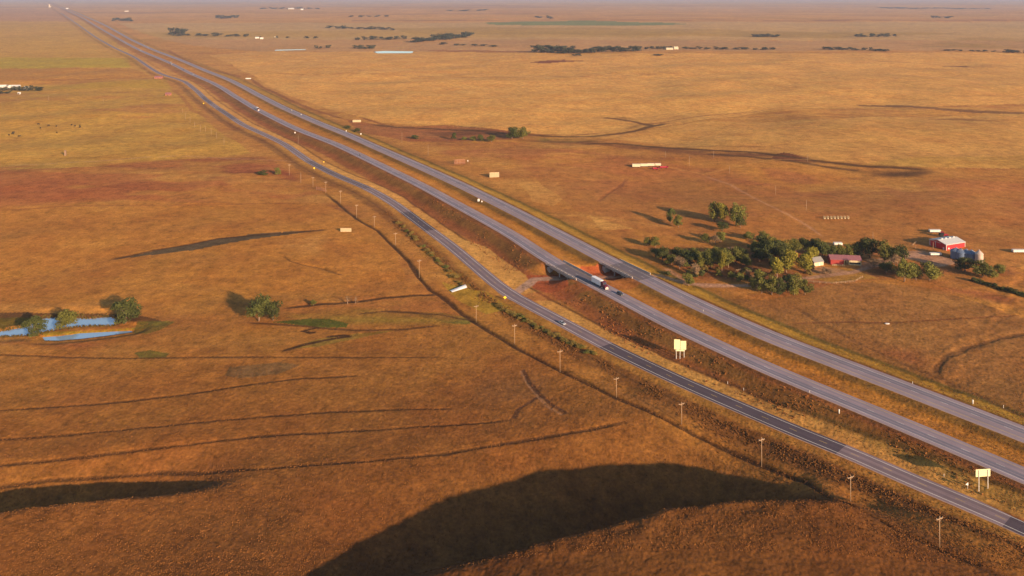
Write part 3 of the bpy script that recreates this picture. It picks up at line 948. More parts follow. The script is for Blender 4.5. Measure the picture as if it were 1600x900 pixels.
M['gravel'] = simple('pale_gravel_edge', (0.36, 0.26, 0.21), 0.95, scale=0.6)


def tpx(px, py, z):
    p = U(px, py, z); return round(p[0] * ux + p[1] * uy, 2)


ribbon('highway', RA_T, RA_N, HWA, zI, matA, [(BR_A[0] - 14, BR_A[1])], -150, 13000, 0)
ribbon('highway', RB_T, RB_N, HWB, zI, matB, [(BR_B[0] - 10, BR_B[1])], -150, 13000, 0)
ribbon('road', RC_T, RC_N, HWC, zC, matC,
       [(-150, tpx(1575, 813, .6)), (tpx(1315, 702, .6), tpx(945, 540, .6)), (tpx(672, 360, .6), tpx(632, 331, .6)),
        (tpx(575, 294, .6), tpx(482, 252, .6)), (tpx(365, 186, .6), tpx(340, 169, .6)), (tpx(330, 162, .6), tpx(318, 151, .6))], -150, 9000, 0)


def road_frame(T, N, t):
    n = float(np.interp(t, T, N)); n2 = float(np.interp(t + 6, T, N)); n1 = float(np.interp(t - 6, T, N))
    a = tn(t + 6, n2) - tn(t - 6, n1)
    return tn(t, n), math.atan2(a[1], a[0])


# ------------------------------------------------------------------ bridges over the farm road
def bridge(T, N, hw, span, label):
    t0, t1 = span; tm = (t0 + t1) / 2
    c, an = road_frame(T, N, tm)
    z = float(zI(np.array(tm)))
    L = (t1 - t0) / 2 + 2
    root = empty('highway_bridge', (c[0], c[1], 0), an, label, 'bridge', 'bridges over the farm road')
    q = MB(); q.box(-L, L, -hw - 0.5, hw + 0.5, z - 1.25, z - 0.08); q.build('deck', M['concrete'], root)
    for s in (-1, 1):
        q = MB(); y0 = s * (hw + 0.25); q.box(-L - 3, L + 3, min(y0, y0 + s * 0.35), max(y0, y0 + s * 0.35), z - 0.1, z + 0.85)
        for k in range(9):
            xx = -L - 2.6 + k * (2 * L + 5.2) / 8
            q.box(xx - 0.2, xx + 0.2, y0 - 0.03 if s < 0 else y0 - 0.06, y0 + 0.06 if s < 0 else y0 + 0.38, z + 0.85, z + 1.0)
        q.build('parapet', M['concrete'], root)
    for s in (-1, 1):
        q = MB()
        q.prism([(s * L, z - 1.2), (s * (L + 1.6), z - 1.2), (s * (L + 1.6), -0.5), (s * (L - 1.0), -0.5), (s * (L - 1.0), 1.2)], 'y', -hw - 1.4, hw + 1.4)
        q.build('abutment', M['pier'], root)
    for xx in (-4.6, 4.6):
        q = MB(); q.box(xx - 0.5, xx + 0.5, -hw, hw, z - 2.0, z - 1.25); q.build('pier_cap', M['concrete'], root)
        for yy in (-hw + 1.2, 0, hw - 1.2):
            q = MB(); q.tube((xx, yy, -0.5), (xx, yy, z - 2.0), 0.45, n=12); q.build('column', M['concrete'], root)
    return root


bridge(RA_T, RA_N, HWA, BR_A, 'concrete bridge carrying the truck side carriageway over the farm road')
bridge(RB_T, RB_N, HWB, BR_B, 'concrete bridge of the farther carriageway, nearer the farm trees')


# ------------------------------------------------------------------ trees
def crown_mesh(name, seed, mat, n, leaf, kind='round', hw=0.5, base=0.22, lobes=16):
    """crown within unit height (0..1) and unit half width hw; leaf size relative to height"""
    rs = np.random.RandomState(seed)
    lob = []
    for k in range(lobes):
        a = rs.uniform(0, 2 * math.pi)
        zz = rs.uniform(base + 0.08, 0.88)
        if kind == 'round':
            rmax = math.sqrt(max(0.02, 1 - ((zz - 0.52) / 0.48) ** 2))
        elif kind == 'tall':
            rmax = 0.95 * math.sqrt(max(0.02, 1 - ((zz - 0.55) / 0.5) ** 2)) * 0.8
        else:
            rmax = 1.0 - 0.5 * zz
        rr_ = hw * rmax * math.sqrt(rs.uniform(0.1, 1)) * 0.8
        s = rs.uniform(0.12, 0.21) * (1.15 - 0.4 * abs(zz - 0.5))
        lob.append((rr_ * math.cos(a), rr_ * math.sin(a), zz, s * rs.uniform(0.8, 1.2), s * rs.uniform(0.7, 1.0)))
    lob.append((0, 0, 0.55, 0.26, 0.30)); lob.append((0.03, 0, 0.84, 0.15, 0.14))
    lob = np.array(lob)
    wts = lob[:, 3] ** 2; wts /= wts.sum()
    li = rs.choice(len(lob), n, p=wts)
    d = rs.normal(size=(n, 3)); d /= np.linalg.norm(d, axis=1)[:, None]
    rad_ = 0.55 + 0.55 * rs.rand(n) ** 0.7
    c = lob[li, :3] + d * np.stack([lob[li, 3], lob[li, 3], lob[li, 4]], 1) * rad_[:, None]
    c[:, 2] = np.maximum(c[:, 2], base * 0.5 + rs.rand(n) * 0.06)
    nrm = d + rs.normal(size=(n, 3)) * 0.55; nrm /= np.linalg.norm(nrm, axis=1)[:, None]
    a = np.cross(nrm, rs.normal(size=(n, 3))); a /= np.linalg.norm(a, axis=1)[:, None]
    bb = np.cross(nrm, a)
    s = leaf * rs.uniform(0.6, 1.3, n)[:, None]
    v = np.stack([c - a * s, c - bb * s * 0.6, c + a * s, c + bb * s * 0.6], 1).reshape(-1, 3)
    f = np.arange(n * 4).reshape(-1, 4)
    me = bpy.data.meshes.new(name); me.from_pydata(v.tolist(), [], f.tolist()); me.update()
    me.materials.append(mat)
    return me, lob


def trunk_mesh(seed, lob, base=0.22, thick=0.028, stems=1):
    rs = random.Random(seed); q = MB()
    for s in range(stems):
        ox, oy = (rs.uniform(-.04, .04), rs.uniform(-.04, .04)) if stems > 1 else (0, 0)
        tx, ty = ox * 2 + rs.uniform(-.03, .03), oy * 2 + rs.uniform(-.03, .03)
        q.tube((ox, oy, -0.03), (tx, ty, base + 0.08), thick * 1.25, thick * 0.8, 7)
        q.tube((tx, ty, base + 0.06), (tx * 1.3, ty * 1.3, 0.62), thick * 0.8, thick * 0.3, 6)
        for l in lob[s::stems][:7]:
            z0 = base + rs.uniform(0, 0.22)
            q.tube((tx, ty, z0), (l[0] * 0.8, l[1] * 0.8, l[2]), thick * 0.45, thick * 0.12, 5)
    return q.mesh('trunk', M['bark'], True)


PROTO = {}
for kname, mat, kind, hw in (('dark', 'leaf_dark', 'round', 0.48), ('olive', 'leaf_olive', 'round', 0.46), ('yellow', 'leaf_yellow', 'tall', 0.44),
                             ('grey', 'leaf_grey', 'round', 0.46)):
    for v in range(3):
        cm, lob = crown_mesh('crown', 100 + v * 7 + len(kname), M[mat], 2700 if kname != 'grey' else 1500, 0.033, kind, hw, 0.20, 15)
        PROTO[(kname, v)] = (cm, trunk_mesh(v + 5, lob, 0.2, 0.026, 1 + (v == 1)))
for v in range(3):
    cm, lob = crown_mesh('crown', 300 + v, M['leaf_far'], 420, 0.06, 'round', 0.5, 0.12, 9)
    PROTO[('far', v)] = (cm, trunk_mesh(v + 9, lob, 0.14, 0.03))
for v in range(2):
    cm, lob = crown_mesh('crown', 340 + v, M['leaf_grey'], 200, 0.03, 'round', 0.46, 0.2, 9)
    PROTO[('bare', v)] = (cm, trunk_mesh(v + 9, lob, 0.14, 0.035, 2))
for v in range(3):
    for kk, mm in (('bush', 'leaf_dark'), ('obush', 'leaf_olive'), ('ybush', 'leaf_straw')):
        cm, lob = crown_mesh('crown', 360 + v, M[mm], 900, 0.055, 'bush', 0.5, 0.02, 12)
        PROTO[(kk, v)] = (cm, trunk_mesh(v + 9, lob, 0.05, 0.02, 2))

trs = random.Random(7)
NT = [0]


def tree(px, py, hpx, wpx, kind, label, group=None, cat='tree'):
    p = P(px, py)
    s = mpx(p)
    big = px > 1000 and 300 < py < 470 or (px < 600 and py > 440)
    h = hpx / s * (1.08 if px > 1000 and big else 1.0); w = wpx / s * (1.18 if px > 1000 and big else 1.08)
    v = trs.randrange(2 if kind == 'bare' else 3)
    cm, tm = PROTO[(kind, v)]
    nm = 'bush' if cat == 'bush' else 'tree'
    root = empty(nm, (p[0], p[1], p[2] - 0.1), trs.uniform(0, 6.28), label, cat, group)
    hwid = 0.50
    root.scale = (w / (2 * hwid) , w / (2 * hwid), h)
    for mname, mm in (('trunk', tm), ('crown', cm)):
        o = bpy.data.objects.new(mname if cat != 'bush' else ('stem' if mname == 'trunk' else 'foliage'), mm); col.objects.link(o); o.parent = root
    NT[0] += 1
    return root


TREES = [
    # left field
    (403, 502, 39, 38, 'dark', 'large yellow green cottonwood on the creek bank in the middle of the left field'),
    (427, 500, 31, 34, 'dark', 'smaller olive cottonwood leaning against the right side of the large creek tree'),
    (196, 505, 37, 46, 'dark', 'round dense tree at the right end of the pond'),
    (103, 513, 31, 36, 'olive', 'spreading tree on the grass spit in the middle of the pond'),
    (53, 526, 30, 36, 'dark', 'low round tree at the left end of the pond'),
    (490, 477, 9, 12, 'olive', 'small shrubby tree on the creek ditch right of the big cottonwood'),
    (543, 475, 14, 13, 'bare', 'nearly leafless tree on the creek ditch between field and culvert'),
    (556, 474, 12, 12, 'bare', 'grey bare scrub tree nearest the culvert on the creek ditch'),
    (411, 274, 9, 17, 'bush', 'dark broad bush on the red grass left of the roadside poles'),
    (434, 273, 11, 11, 'obush', 'upright olive bush right beside the dark broad one'),
    # creek beyond the highway
    (800, 217, 19, 22, 'dark', 'left half of the big round tree pair on the creek beyond the highway'),
    (817, 217, 20, 24, 'olive', 'right half of the big round tree pair on the creek beyond the highway'),
    (768, 222, 12, 17, 'olive', 'low round tree just left of the big creek tree pair'),
    (751, 221, 11, 12, 'dark', 'small tree third from the big creek pair'),
    (739, 220, 8, 12, 'olive', 'faint scrubby tree in the creek row'),
    (725, 219, 6, 10, 'olive', 'lowest scrubby tree at the left end of the creek row'),
    (709, 218, 11, 10, 'dark', 'small dark tree standing alone on the creek pasture'),
    (648, 217, 6, 16, 'bush', 'low dark bush near the pole beyond the far carriageway'),
    (543, 201, 5, 12, 'bush', 'left of two low bushes beside the far carriageway'),
    (558, 206, 6, 11, 'bush', 'right of two low bushes beside the far carriageway'),
    # farm outliers
    (1048, 349, 23, 13, 'dark', 'tall dark tree of the pair on the slope above the farm creek'),
    (1060, 356, 20, 15, 'olive', 'olive tree leaning right of the tall dark one above the farm creek'),
    (1116, 346, 30, 24, 'olive', 'left crown of the great tree group on the hill above the farm'),
    (1128, 350, 31, 22, 'yellow', 'middle crown of the great tree group on the hill above the farm'),
    (1150, 353, 35, 30, 'olive', 'right crown of the great tree group on the hill above the farm'),
    (1130, 361, 14, 20, 'dark', 'low dark tree below the great tree group on the hill'),
    (1158, 356, 16, 16, 'dark', 'small dark tree at the right foot of the great tree group'),
    (1012, 385, 14, 13, 'olive', 'small pale trunked tree nearest the far carriageway'),
    (1024, 387, 17, 16, 'olive', 'small round tree right of the pale trunked one by the carriageway'),
    (1101, 380, 15, 15, 'olive', 'left tree of the open row under the hill group'),
    (1118, 382, 14, 14, 'grey', 'pinkish dry tree in the open row under the hill group'),
    (1126, 378, 16, 19, 'olive', 'right tree of the open row under the hill group'),
    (1170, 375, 13, 17, 'olive', 'round bushy tree at the left edge of the farm wood'),
    (1193, 377, 16, 18, 'olive', 'lone tree behind the upper left of the farm wood'),
    (1062, 420, 17, 20, 'grey', 'beige dry tree on the bare ground by the far carriageway'),
    (1087, 432, 18, 15, 'grey', 'second beige dry tree, nearer the farm track'),
    (1076, 446, 18, 19, 'olive', 'round olive tree beside the farm track at the underpass'),
    (1128, 426, 32, 17, 'yellow', 'narrow yellow green tree in front of the left farm wood'),
    (1214, 434, 30, 27, 'yellow', 'leftmost of the bright yellow green trees before the cream house'),
    (1230, 426, 34, 30, 'yellow', 'tallest of the bright yellow green trees before the cream house'),
    (1258, 426, 26, 26, 'yellow', 'yellow green tree directly left of the cream house'),
    (1270, 411, 25, 19, 'yellow', 'yellow green tree overhanging the cream house'),
    (1263, 418, 24, 20, 'yellow', 'small yellow green tree standing right in front of the cream house'),
    (1360, 404, 31, 30, 'dark', 'big dark tree just behind the right end of the long red shed'),
    (1382, 410, 34, 30, 'olive', 'biggest tree of the grove between the long red shed and the barn'),
    (1402, 413, 29, 28, 'dark', 'dark tree at the right edge of the shed grove'),
    (1366, 418, 14, 20, 'grey', 'reddish twiggy tree at the right end of the long red shed'),
    (1398, 418, 20, 16, 'grey', 'reddish twiggy tree below the shed grove'),
    (1384, 426, 16, 22, 'dark', 'low dark tree below the shed grove'),
    (1413, 440, 34, 32, 'olive', 'pale trunked olive tree below the farm drive'),
    (1432, 438, 25, 18, 'dark', 'narrow dark tree between the two trees below the farm drive'),
    (1452, 438, 28, 32, 'olive', 'round olive tree at the right end of the row below the drive'),
    (1508, 424, 21, 28, 'dark', 'dark round tree in front of the grain bins'),
    (1536, 433, 24, 34, 'olive', 'broad olive tree below the beige grain bin'),
    (1561, 427, 14, 20, 'olive', 'small olive tree right of the one below the beige bin'),
    (1288, 428, 10, 13, 'grey', 'small dry yard tree left in front of the long red shed'),
    (1297, 430, 9, 10, 'grey', 'small dry yard tree right in front of the long red shed'),
]
for a in TREES:
    kind = a[4]
    tree(*a, cat='bush' if 'bush' in kind else 'tree')

CL = [
    ('tree in the left thicket of the farm creek wood', 'trees of the left farm thicket',
     [(1034, 409, 21, 20, 'dark'), (1048, 413, 15, 18, 'olive'), (1066, 408, 18, 18, 'dark'), (1084, 402, 15, 20, 'olive'), (1096, 418, 24, 20, 'olive'),
      (1110, 420, 26, 20, 'olive'), (1107, 409, 20, 20, 'olive'), (1138, 418, 26, 22, 'olive'), (1150, 411, 25, 20, 'olive'), (1122, 412, 22, 20, 'olive'), (1145, 404, 18, 18, 'grey'), (1028, 402, 14, 18, 'dark'), (1058, 402, 15, 20, 'olive'), (1076, 412, 18, 22, 'dark'), (1090, 410, 18, 20, 'olive'), (1118, 404, 18, 20, 'olive'), (1133, 408, 20, 22, 'olive'), (1160, 405, 18, 20, 'dark'), (1165, 416, 18, 18, 'olive')]),
    ('tree in the dark wood left of the cream house', 'trees of the dark farm wood',
     [(1180, 398, 22, 22, 'olive'), (1192, 392, 22, 26, 'dark'), (1200, 408, 30, 26, 'dark'), (1214, 404, 28, 24, 'dark'), (1186, 408, 20, 22, 'dark'),
      (1228, 400, 24, 24, 'olive'), (1243, 396, 22, 24, 'olive'), (1258, 394, 20, 22, 'dark'), (1274, 396, 22, 20, 'dark'), (1205, 395, 24, 24, 'olive'), (1222, 412, 26, 22, 'dark')]),
    ('tree in the dark row behind the long red shed', 'trees behind the long red shed',
     [(1286, 402, 22, 20, 'dark'), (1299, 403, 18, 16, 'dark'), (1312, 402, 20, 18, 'olive'), (1324, 401, 19, 18, 'olive'), (1335, 402, 19, 16, 'dark'), (1345, 402, 24, 20, 'dark')]),
    ('tree in the lower clump between the farm yard and the golden field', 'trees of the lower farm clump',
     [(1175, 453, 20, 14, 'olive'), (1186, 443, 22, 20, 'olive'), (1190, 458, 24, 18, 'olive'), (1206, 461, 30, 24, 'olive'), (1218, 462, 26, 18, 'dark'),
      (1240, 461, 30, 28, 'olive'), (1232, 455, 24, 20, 'dark'), (1258, 460, 23, 24, 'olive')]),
    ('tree at the edge of the farm yard by the track', 'trees along the farm track', [(1155, 440, 14, 15, 'olive'), (1168, 434, 12, 14, 'grey'), (1142, 436, 12, 13, 'olive')]),
]
for lab, grp, L in CL:
    for a in L:
        tree(*a, lab, grp)
for k in range(34):
    f = trs.random()
    tree(1040 + 250 * f, 414 + 14 * f * (1 - f) * 2 + trs.uniform(-12, 16), trs.uniform(4, 8), trs.uniform(8, 14), trs.choice(['bush', 'obush', 'ybush']),
         'low undergrowth bush scattered under and between the farm trees', 'undergrowth bushes of the farm wood', cat='bush')
for k in range(13):
    tree(1522 + k * 6.6 + trs.uniform(-1, 1), 440 + k * 1.9 + trs.uniform(-1, 1), trs.uniform(5, 8), trs.uniform(9, 13), 'bush',
         'dark bush in the hedge line below the broad olive tree', 'bushes of the right hand hedge', cat='bush')
for (x0, y0, x1, y1, n, lab) in ((776, 480, 932, 556, 46, 'straw coloured scrub bush in the ditch left of the old highway'),
                                 (620, 346, 722, 446, 24, 'scrub bush in the hollow above the culvert')):
    for k in range(n):
        f = (k + trs.random()) / n
        tree(x0 + (x1 - x0) * f, y0 + (y1 - y0) * f + trs.uniform(-3, 3), trs.uniform(3, 5.5), trs.uniform(8, 14), 'ybush' if trs.random() < .75 else 'obush', lab, lab.replace('bush', 'bushes') , cat='bush')


def grove(x0, x1, ya, yb, n, h, w, lab, kind='far'):
    for k in range(n):
        f = (k + trs.uniform(0.1, 0.9)) / n
        tree(x0 + (x1 - x0) * f, ya + (yb - ya) * f + trs.uniform(-.5, .5), h * trs.uniform(0.55, 1.1), w * trs.uniform(1.0, 1.9), kind, lab, lab.replace('tree ', 'trees ', 1))


grove(838, 900, 82, 84, 12, 12, 13, 'tree in the left half of the long dense grove on the plain')
grove(900, 1003, 83, 80, 16, 9.5, 12, 'tree in the right half of the long dense grove on the plain')
grove(826, 1000, 74, 76, 8, 4, 9, 'tree in the thin row behind the long dense grove')
grove(650, 735, 66, 58, 14, 10, 13, 'tree in the curved grove beyond the bright pond')
grove(690, 775, 70, 73, 6, 4, 10, 'tree in the low row below the curved grove')
grove(556, 634, 63, 61, 9, 6, 9, 'tree in the row left of the curved grove')
grove(513, 615, 44, 47, 12, 5, 9, 'tree in the far row above the bright pond')
grove(553, 584, 76, 76, 5, 7, 8, 'tree in the short clump left above the bright pond')
grove(484, 525, 76, 75, 3, 5, 7, 'tree on the bank of the narrow left pond')
grove(270, 288, 55, 54, 3, 13, 13, 'tree of the tall clump right of the distant highway')
grove(262, 388, 56, 57, 10, 5, 10, 'tree in the low row around the tall distant clump')
grove(178, 205, 33, 33, 5, 6.5, 9, 'tree of the round clump nearest the distant highway')
grove(341, 371, 29, 28, 5, 6, 9, 'tree of the small clump below the distant ridge')
grove(400, 502, 59, 60, 5, 4, 7, 'tree around the small white farmhouses')
grove(1010, 1060, 77, 76, 6, 5, 8, 'tree around the cream farmhouse on the plain')
grove(1024, 1033, 87, 87, 2, 5, 8, 'tree of the lone pair in the golden field')
grove(897, 908, 88, 88, 2, 5, 7, 'tree of the pair in front of the long grove')
grove(1070, 1215, 77, 78, 14, 5, 9, 'tree in the creek row right of the cream farmhouse')
grove(1175, 1218, 58, 58, 6, 6, 9, 'tree in the clump on the upper right plain')
grove(1282, 1318, 77, 78, 5, 5, 9, 'tree in the left creek clump of the right plain')
grove(1335, 1400, 58, 58, 9, 6, 8, 'tree in the far row of the right plain')
grove(1318, 1390, 78, 80, 8, 5, 9, 'tree in the middle creek clump of the right plain')
grove(1475, 1555, 79, 81, 7, 3, 8, 'tree in the low creek row at the right edge')
grove(1570, 1606, 82, 84, 4, 7, 9, 'tree of the dark clump at the right edge')
grove(0, 66, 142, 142, 16, 8, 6, 'tree of the shelterbelt behind the white farm at the left edge')
grove(-4, 18, 147, 146, 4, 5, 7, 'tree in front of the white farm at the left edge')
grove(835, 865, 28, 29, 4, 4, 7, 'tree of the tiny clump above the green field')
grove(540, 610, 27, 26, 5, 3, 7, 'tree in the specks below the hazy ridge')
grove(405, 500, 14, 14, 9, 3, 8, 'tree of the hazy settlement near the top')
grove(1370, 1545, 13, 14.5, 12, 2.2, 16, 'tree of the hazy line near the top right')
grove(1455, 1490, 28, 28, 4, 4, 8, 'tree of the speck clump on the far right plain')
grove(700, 765, 17, 17, 5, 2.4, 10, 'tree of the thin hazy line in the top middle')

# ------------------------------------------------------------------ utility poles
def pole_proto(h, arm):
    root = empty('utility_pole', (0, 0, 0))
    q = MB(); q.tube((0, 0, -0.3), (0, 0, h), 0.15, 0.10, 8); q.build('pole', M['wood'], root, True)
    if arm:
        q = MB(); q.box(-1.35, 1.35, -0.09, 0.09, h - 1.05, h - 0.85); q.tube((-.8, .1, h - 1.0), (0, .12, h - 1.7), .04, n=5); q.tube((.8, .1, h - 1.0), (0, .12, h - 1.7), .04, n=5)
        q.build('crossarm', M['wood'], root)
        for xx in (-1.2, -0.55, 1.2):
            q = MB(); q.lathe([(0.02, h - .85), (0.07, h - .8), (0.09, h - .68), (0.05, h - .6), (0.01, h - .56)], 8, (xx, 0)); q.build('insulator', M['steel'], root)
    return root


POLES = [(1468,855,806,1),(1329,784,742,1),(1190,728,683,1),(1065,663,628,1),(963,620,589,1),(875,580,546,1),(804,537,506,1),(744,503,476,1),
         (655,433,405,1),(618,384,363,1),(585,355,337,1),(557,340,319,1),(532,318,297,1),(509,302,283,1),(489,292,276,1),(470,286,269,0),(452,274,256,1),
         (350,226,214,0),(338,217,206,0),(330,212,200,0),(321,206,196,0),(313,206,195,0),(304,200,190,0),(297,192,182,0),(290,186,175,0),(285,176,168,0)]
ORD = ['first', 'second', 'third', 'fourth', 'fifth', 'sixth', 'seventh', 'eighth', 'ninth', 'tenth', 'eleventh', 'twelfth', 'thirteenth', 'fourteenth',
       'fifteenth', 'sixteenth', 'seventeenth', 'eighteenth', 'nineteenth', 'twentieth', 'twenty first', 'twenty second', 'twenty third', 'twenty fourth', 'twenty fifth', 'twenty sixth', 'twenty seventh']
pr1 = pole_proto(10.0, True); pr0 = pole_proto(10.0, False); remember(None)
used = {0: False, 1: False}


def place_pole(x, yb, yt, arm, label, group):
    p = P(x, yb); h = (yb - yt) / mpx(p)
    src = pr1 if arm else pr0
    if used[arm]:
        o = copy_tree(src)
    else:
        o = src; used[arm] = True
    o.location = p; o.rotation_euler = (0, 0, TH + math.pi / 2 - 0.15); k = max(0.7, min(1.6, h / 10.0)); o.scale = (1, 1, k)
    tag(o, label, 'utility pole', group)


for i, (x, yb, yt, arm) in enumerate(POLES):
    if i < 17:
        lab = 'wooden utility pole along the dark ditch, %s counted from the lower right corner' % ORD[i]
    else:
        lab = 'slim utility pole in the far left row, %s from its near end' % ORD[i - 17]
    place_pole(x, yb, yt, arm, lab, 'utility poles left of the old highway')
for i, (x, yb, yt, lab) in enumerate([
    (1262, 253, 241, 'slim pole standing before the dark knoll on the right pasture'),
    (1212, 305, 290, 'slim pole on the pasture above the row of bale feeders'),
    (1260, 329, 312, 'slim pole directly left above the row of bale feeders'),
    (1140, 271, 259, 'slim pole right of the two poles near the white trailers'),
    (1077, 259, 244, 'slim pole just right of the red wagon'),
    (1040, 246, 238, 'slim pole behind the white pasture trailers'),
    (1115, 246, 239, 'faint slim pole on the far creek line'),
    (1364, 377, 364, 'slim pole above the dark grove of the farm'),
    (669, 243, 226, 'slim pole beyond the far carriageway, nearer the highway'),
    (628, 223, 206, 'slim pole beside the low dark bush beyond the highway'),
    (466, 225, 211, 'lone pole on the grass between old highway and carriageway'),
    (1301, 404, 391, 'short pole at the left end of the long red shed'),
    (1458, 396, 378, 'white yard pole in front of the red barn'),
    (222, 167, 160, 'rightmost pole of the distant row below the yellow strip'),
    (162, 162, 153, 'second pole from the right in the distant row below the yellow strip'),
    (105, 152, 146, 'third pole from the right in the distant row below the yellow strip'),
    (76, 158, 149, 'leftmost pole of the distant row below the yellow strip')]):
    place_pole(x, yb, yt, 0, lab, 'slim poles on the pastures')

# ------------------------------------------------------------------ signs seen from the back
rdA = road_frame(RA_T, RA_N, 230)[1]
p = P(1063, 560); s = mpx(p)
w = 9.2 / s * 2; hh = 26 / s
root = empty('road_sign', p, -0.08, 'large double panel sign on three posts, seen from its pale back', 'road sign')
top = (560 - 530) / s; bot = (560 - 556) / s + (0) ; z0 = (560 - 546) / s
z0 = 14 / s; z1 = 29.5 / s
q = MB(); q.box(-9.5 / s, -0.2 / s, -0.05, 0.05, z0, z1); q.build('panel', M['signback'], root)
q = MB(); q.box(0.4 / s, 9.0 / s, -0.05, 0.05, z0, z1 - 2.0 / s); q.build('panel', M['signback'], root)
q = MB(); q.box(-7.2 / s, 7.0 / s, -0.09, 0.03, z0 - 2.6 / s, z0 - 0.25 / s); q.build('lower_panel', M['signback'], root)
for xx in (-6.2, -0.4, 5.8):
    q = MB(); q.box(xx / s - 0.12, xx / s + 0.12, 0.06, 0.22, -0.3, z1 - 2.5 / s); q.box(xx / s - 0.16, xx / s + 0.16, -0.13, -0.10, -0.3, z0 + 2 / s); q.build('post', M['steel'], root)
p = P(1536, 765.5); s = mpx(p)
root = empty('road_sign', p, 0.10, 'yellowish wide sign on two posts near the right edge, seen from behind', 'road sign')
q = MB(); q.box(-12.2 / s, 12.0 / s, -0.05, 0.05, 21 / s, 32.5 / s); q.build('panel', M['signback'], root)
for zz in (24.0, 29.5):
    q = MB(); q.box(-11.8 / s, 11.6 / s, -0.14, -0.06, zz / s - 0.05, zz / s + 0.05); q.build('stiffener', M['steel'], root)
for xx in (-7.5, 7.5):
    q = MB(); q.box(xx / s - 0.12, xx / s + 0.12, -0.26, -0.15, -0.3, 31.5 / s); q.build('post', M['steel'], root)
p = P(1511, 765); s = mpx(p)
root = empty('road_sign', p, 0.3, 'small white triangular pennant sign left of the wide yellowish sign', 'road sign')
q = MB(); q.prism([(-3.4 / s, 8.5 / s), (2.2 / s, 6 / s), (2.2 / s, 11 / s)], 'y', -0.03, 0.03); q.build('panel', M['white'], root)
q = MB(); q.box(1.6 / s - .06, 1.6 / s + .06, 0.04, 0.12, -0.3, 10 / s); q.build('post', M['steel'], root)


def small_sign(x, y, mat, label, hm=2.6, w=0.9, shape='diamond', cat='road sign', group=None):
    p = P(x, y + 3); root = empty('road_sign' if cat == 'road sign' else 'marker_post', p, 0.0, label, cat, group)
    q = MB()
    if shape == 'diamond':
        q.prism([(0, hm - w), (w, hm), (0, hm + w), (-w, hm)], 'y', -0.03, 0.03)
    else:
        q.prism([(-w * .8, hm - w), (w * .8, hm - w), (w * .8, hm + w * .8), (w * .4, hm + w), (-w * .4, hm + w), (-w * .8, hm + w * .8)], 'y', -0.03, 0.03)
    q.build('panel', mat, root)
    q = MB(); q.tube((0, 0.08, -0.2), (0, 0.08, hm), 0.05, n=6); q.build('post', M['steel'], root)


small_sign(789, 466, M['yellow'], 'yellow diamond warning sign left of the old highway by the farm road junction', 1.6, 0.95)
small_sign(491, 263, M['yellow'], 'small yellow sign on the left verge where the fresh dark asphalt begins', 2.2, 1.0)
small_sign(506, 252, M['yellow'], 'small pale sign on the right verge of the old highway', 1.5, 0.8)
small_sign(318, 160, M['yellow'], 'small yellow sign left of the old highway beside the green patch', 1.5, 1.2)
small_sign(748, 313, M['white'], 'white round board on the crossover in the median', 1.8, 1.1, 'board')
small_sign(753, 314, M['white'], 'smaller white board beside the one on the median crossover', 1.2, 0.6, 'board')
small_sign(461, 206, M['white'], 'white board on the verge near the lone pole', 1.5, 0.9, 'board')
small_sign(564, 208, M['white'], 'white board below the two low bushes by the far carriageway', 1.5, 0.9, 'board')
small_sign(541, 203, M['white'], 'small white board above the two low bushes by the far carriageway', 1.2, 0.7, 'board')
small_sign(731, 252, M['white'], 'white topped post right of the rusty board fence', 2.6, 0.6, 'board')


def marker(x, y, label, h=1.9):
    p = P(x, y); root = empty('marker_post', p, 0, label, 'marker post', 'white marker posts')
    q = MB(); q.lathe([(0.0, 0.3), (0.16, 0.3), (0.28, 0.32), (0.28, h), (0.16, h + .12), (0, h + .14)], 12); q.build('casing', M['white'], root, True)
    q = MB(); q.tube((0, 0, -0.2), (0, 0, 0.3), 0.08, n=6); q.build('stem', M['steel'], root)


marker(1311, 647, 'stout white marker post on the slope above the dark asphalt')
marker(1520, 632, 'stout white marker post right of the far carriageway near the right edge')
for k, (x, y) in enumerate([(1137, 600), (1162, 610), (1099, 487), (1265, 614), (1568, 637), (1475, 745), (1426, 600)]):
    p = P(x, y)
    q = MB(); q.box(-0.06, 0.06, -0.03, 0.03, -0.2, 1.15)
    o = q.build('delineator_post', M['white']); o.location = p
    tag(o, 'thin pale reflector stake on the grass verge beside the carriageways', 'reflector post', 'reflector stakes')

# ------------------------------------------------------------------ culvert
p = P(704, 456); p2 = P(727, 449)
v = Vector((p2[0] - p[0], p2[1] - p[1], 0)); L = v.length; an = math.atan2(v.y, v.x)
root = empty('culvert_pipe', (p[0], p[1], p[2]), an, 'silvery corrugated culvert pipe where the creek meets the old highway', 'culvert')
q = MB(); n = 20; vs = []; fs = []
R0 = 1.4
seg = 26
for i in range(seg + 1):
    f = i / seg
    rr_ = R0 * (1 + 0.025 * math.cos(i * math.pi))
    top = min(1.0, 0.25 + f * 0.95)   # end is cut on a bevel
    for k in range(n + 1):
        a = math.pi * (k / n) - 0.0
        zz = math.sin(a) * rr_ * (0.35 + 0.65 * min(1, f * 1.15))
        vs.append((f * L, -math.cos(a) * rr_, zz + 0.15))
for i in range(seg):
    for k in range(n):
        fs.append((i * (n + 1) + k, i * (n + 1) + k + 1, (i + 1) * (n + 1) + k + 1, (i + 1) * (n + 1) + k))
q.add(vs, fs); q.build('barrel', M['culvert'], root, True)
q = MB()
for k in range(14):
    a0 = math.pi * k / 14; a1 = math.pi * (k + 1) / 14
    q.tube((L, -math.cos(a0) * (R0 + .15), math.sin(a0) * (R0 + .15) + .15), (L, -math.cos(a1) * (R0 + .15), math.sin(a1) * (R0 + .15) + .15), 0.16, n=6)
q.build('collar', M['concrete'], root, True)

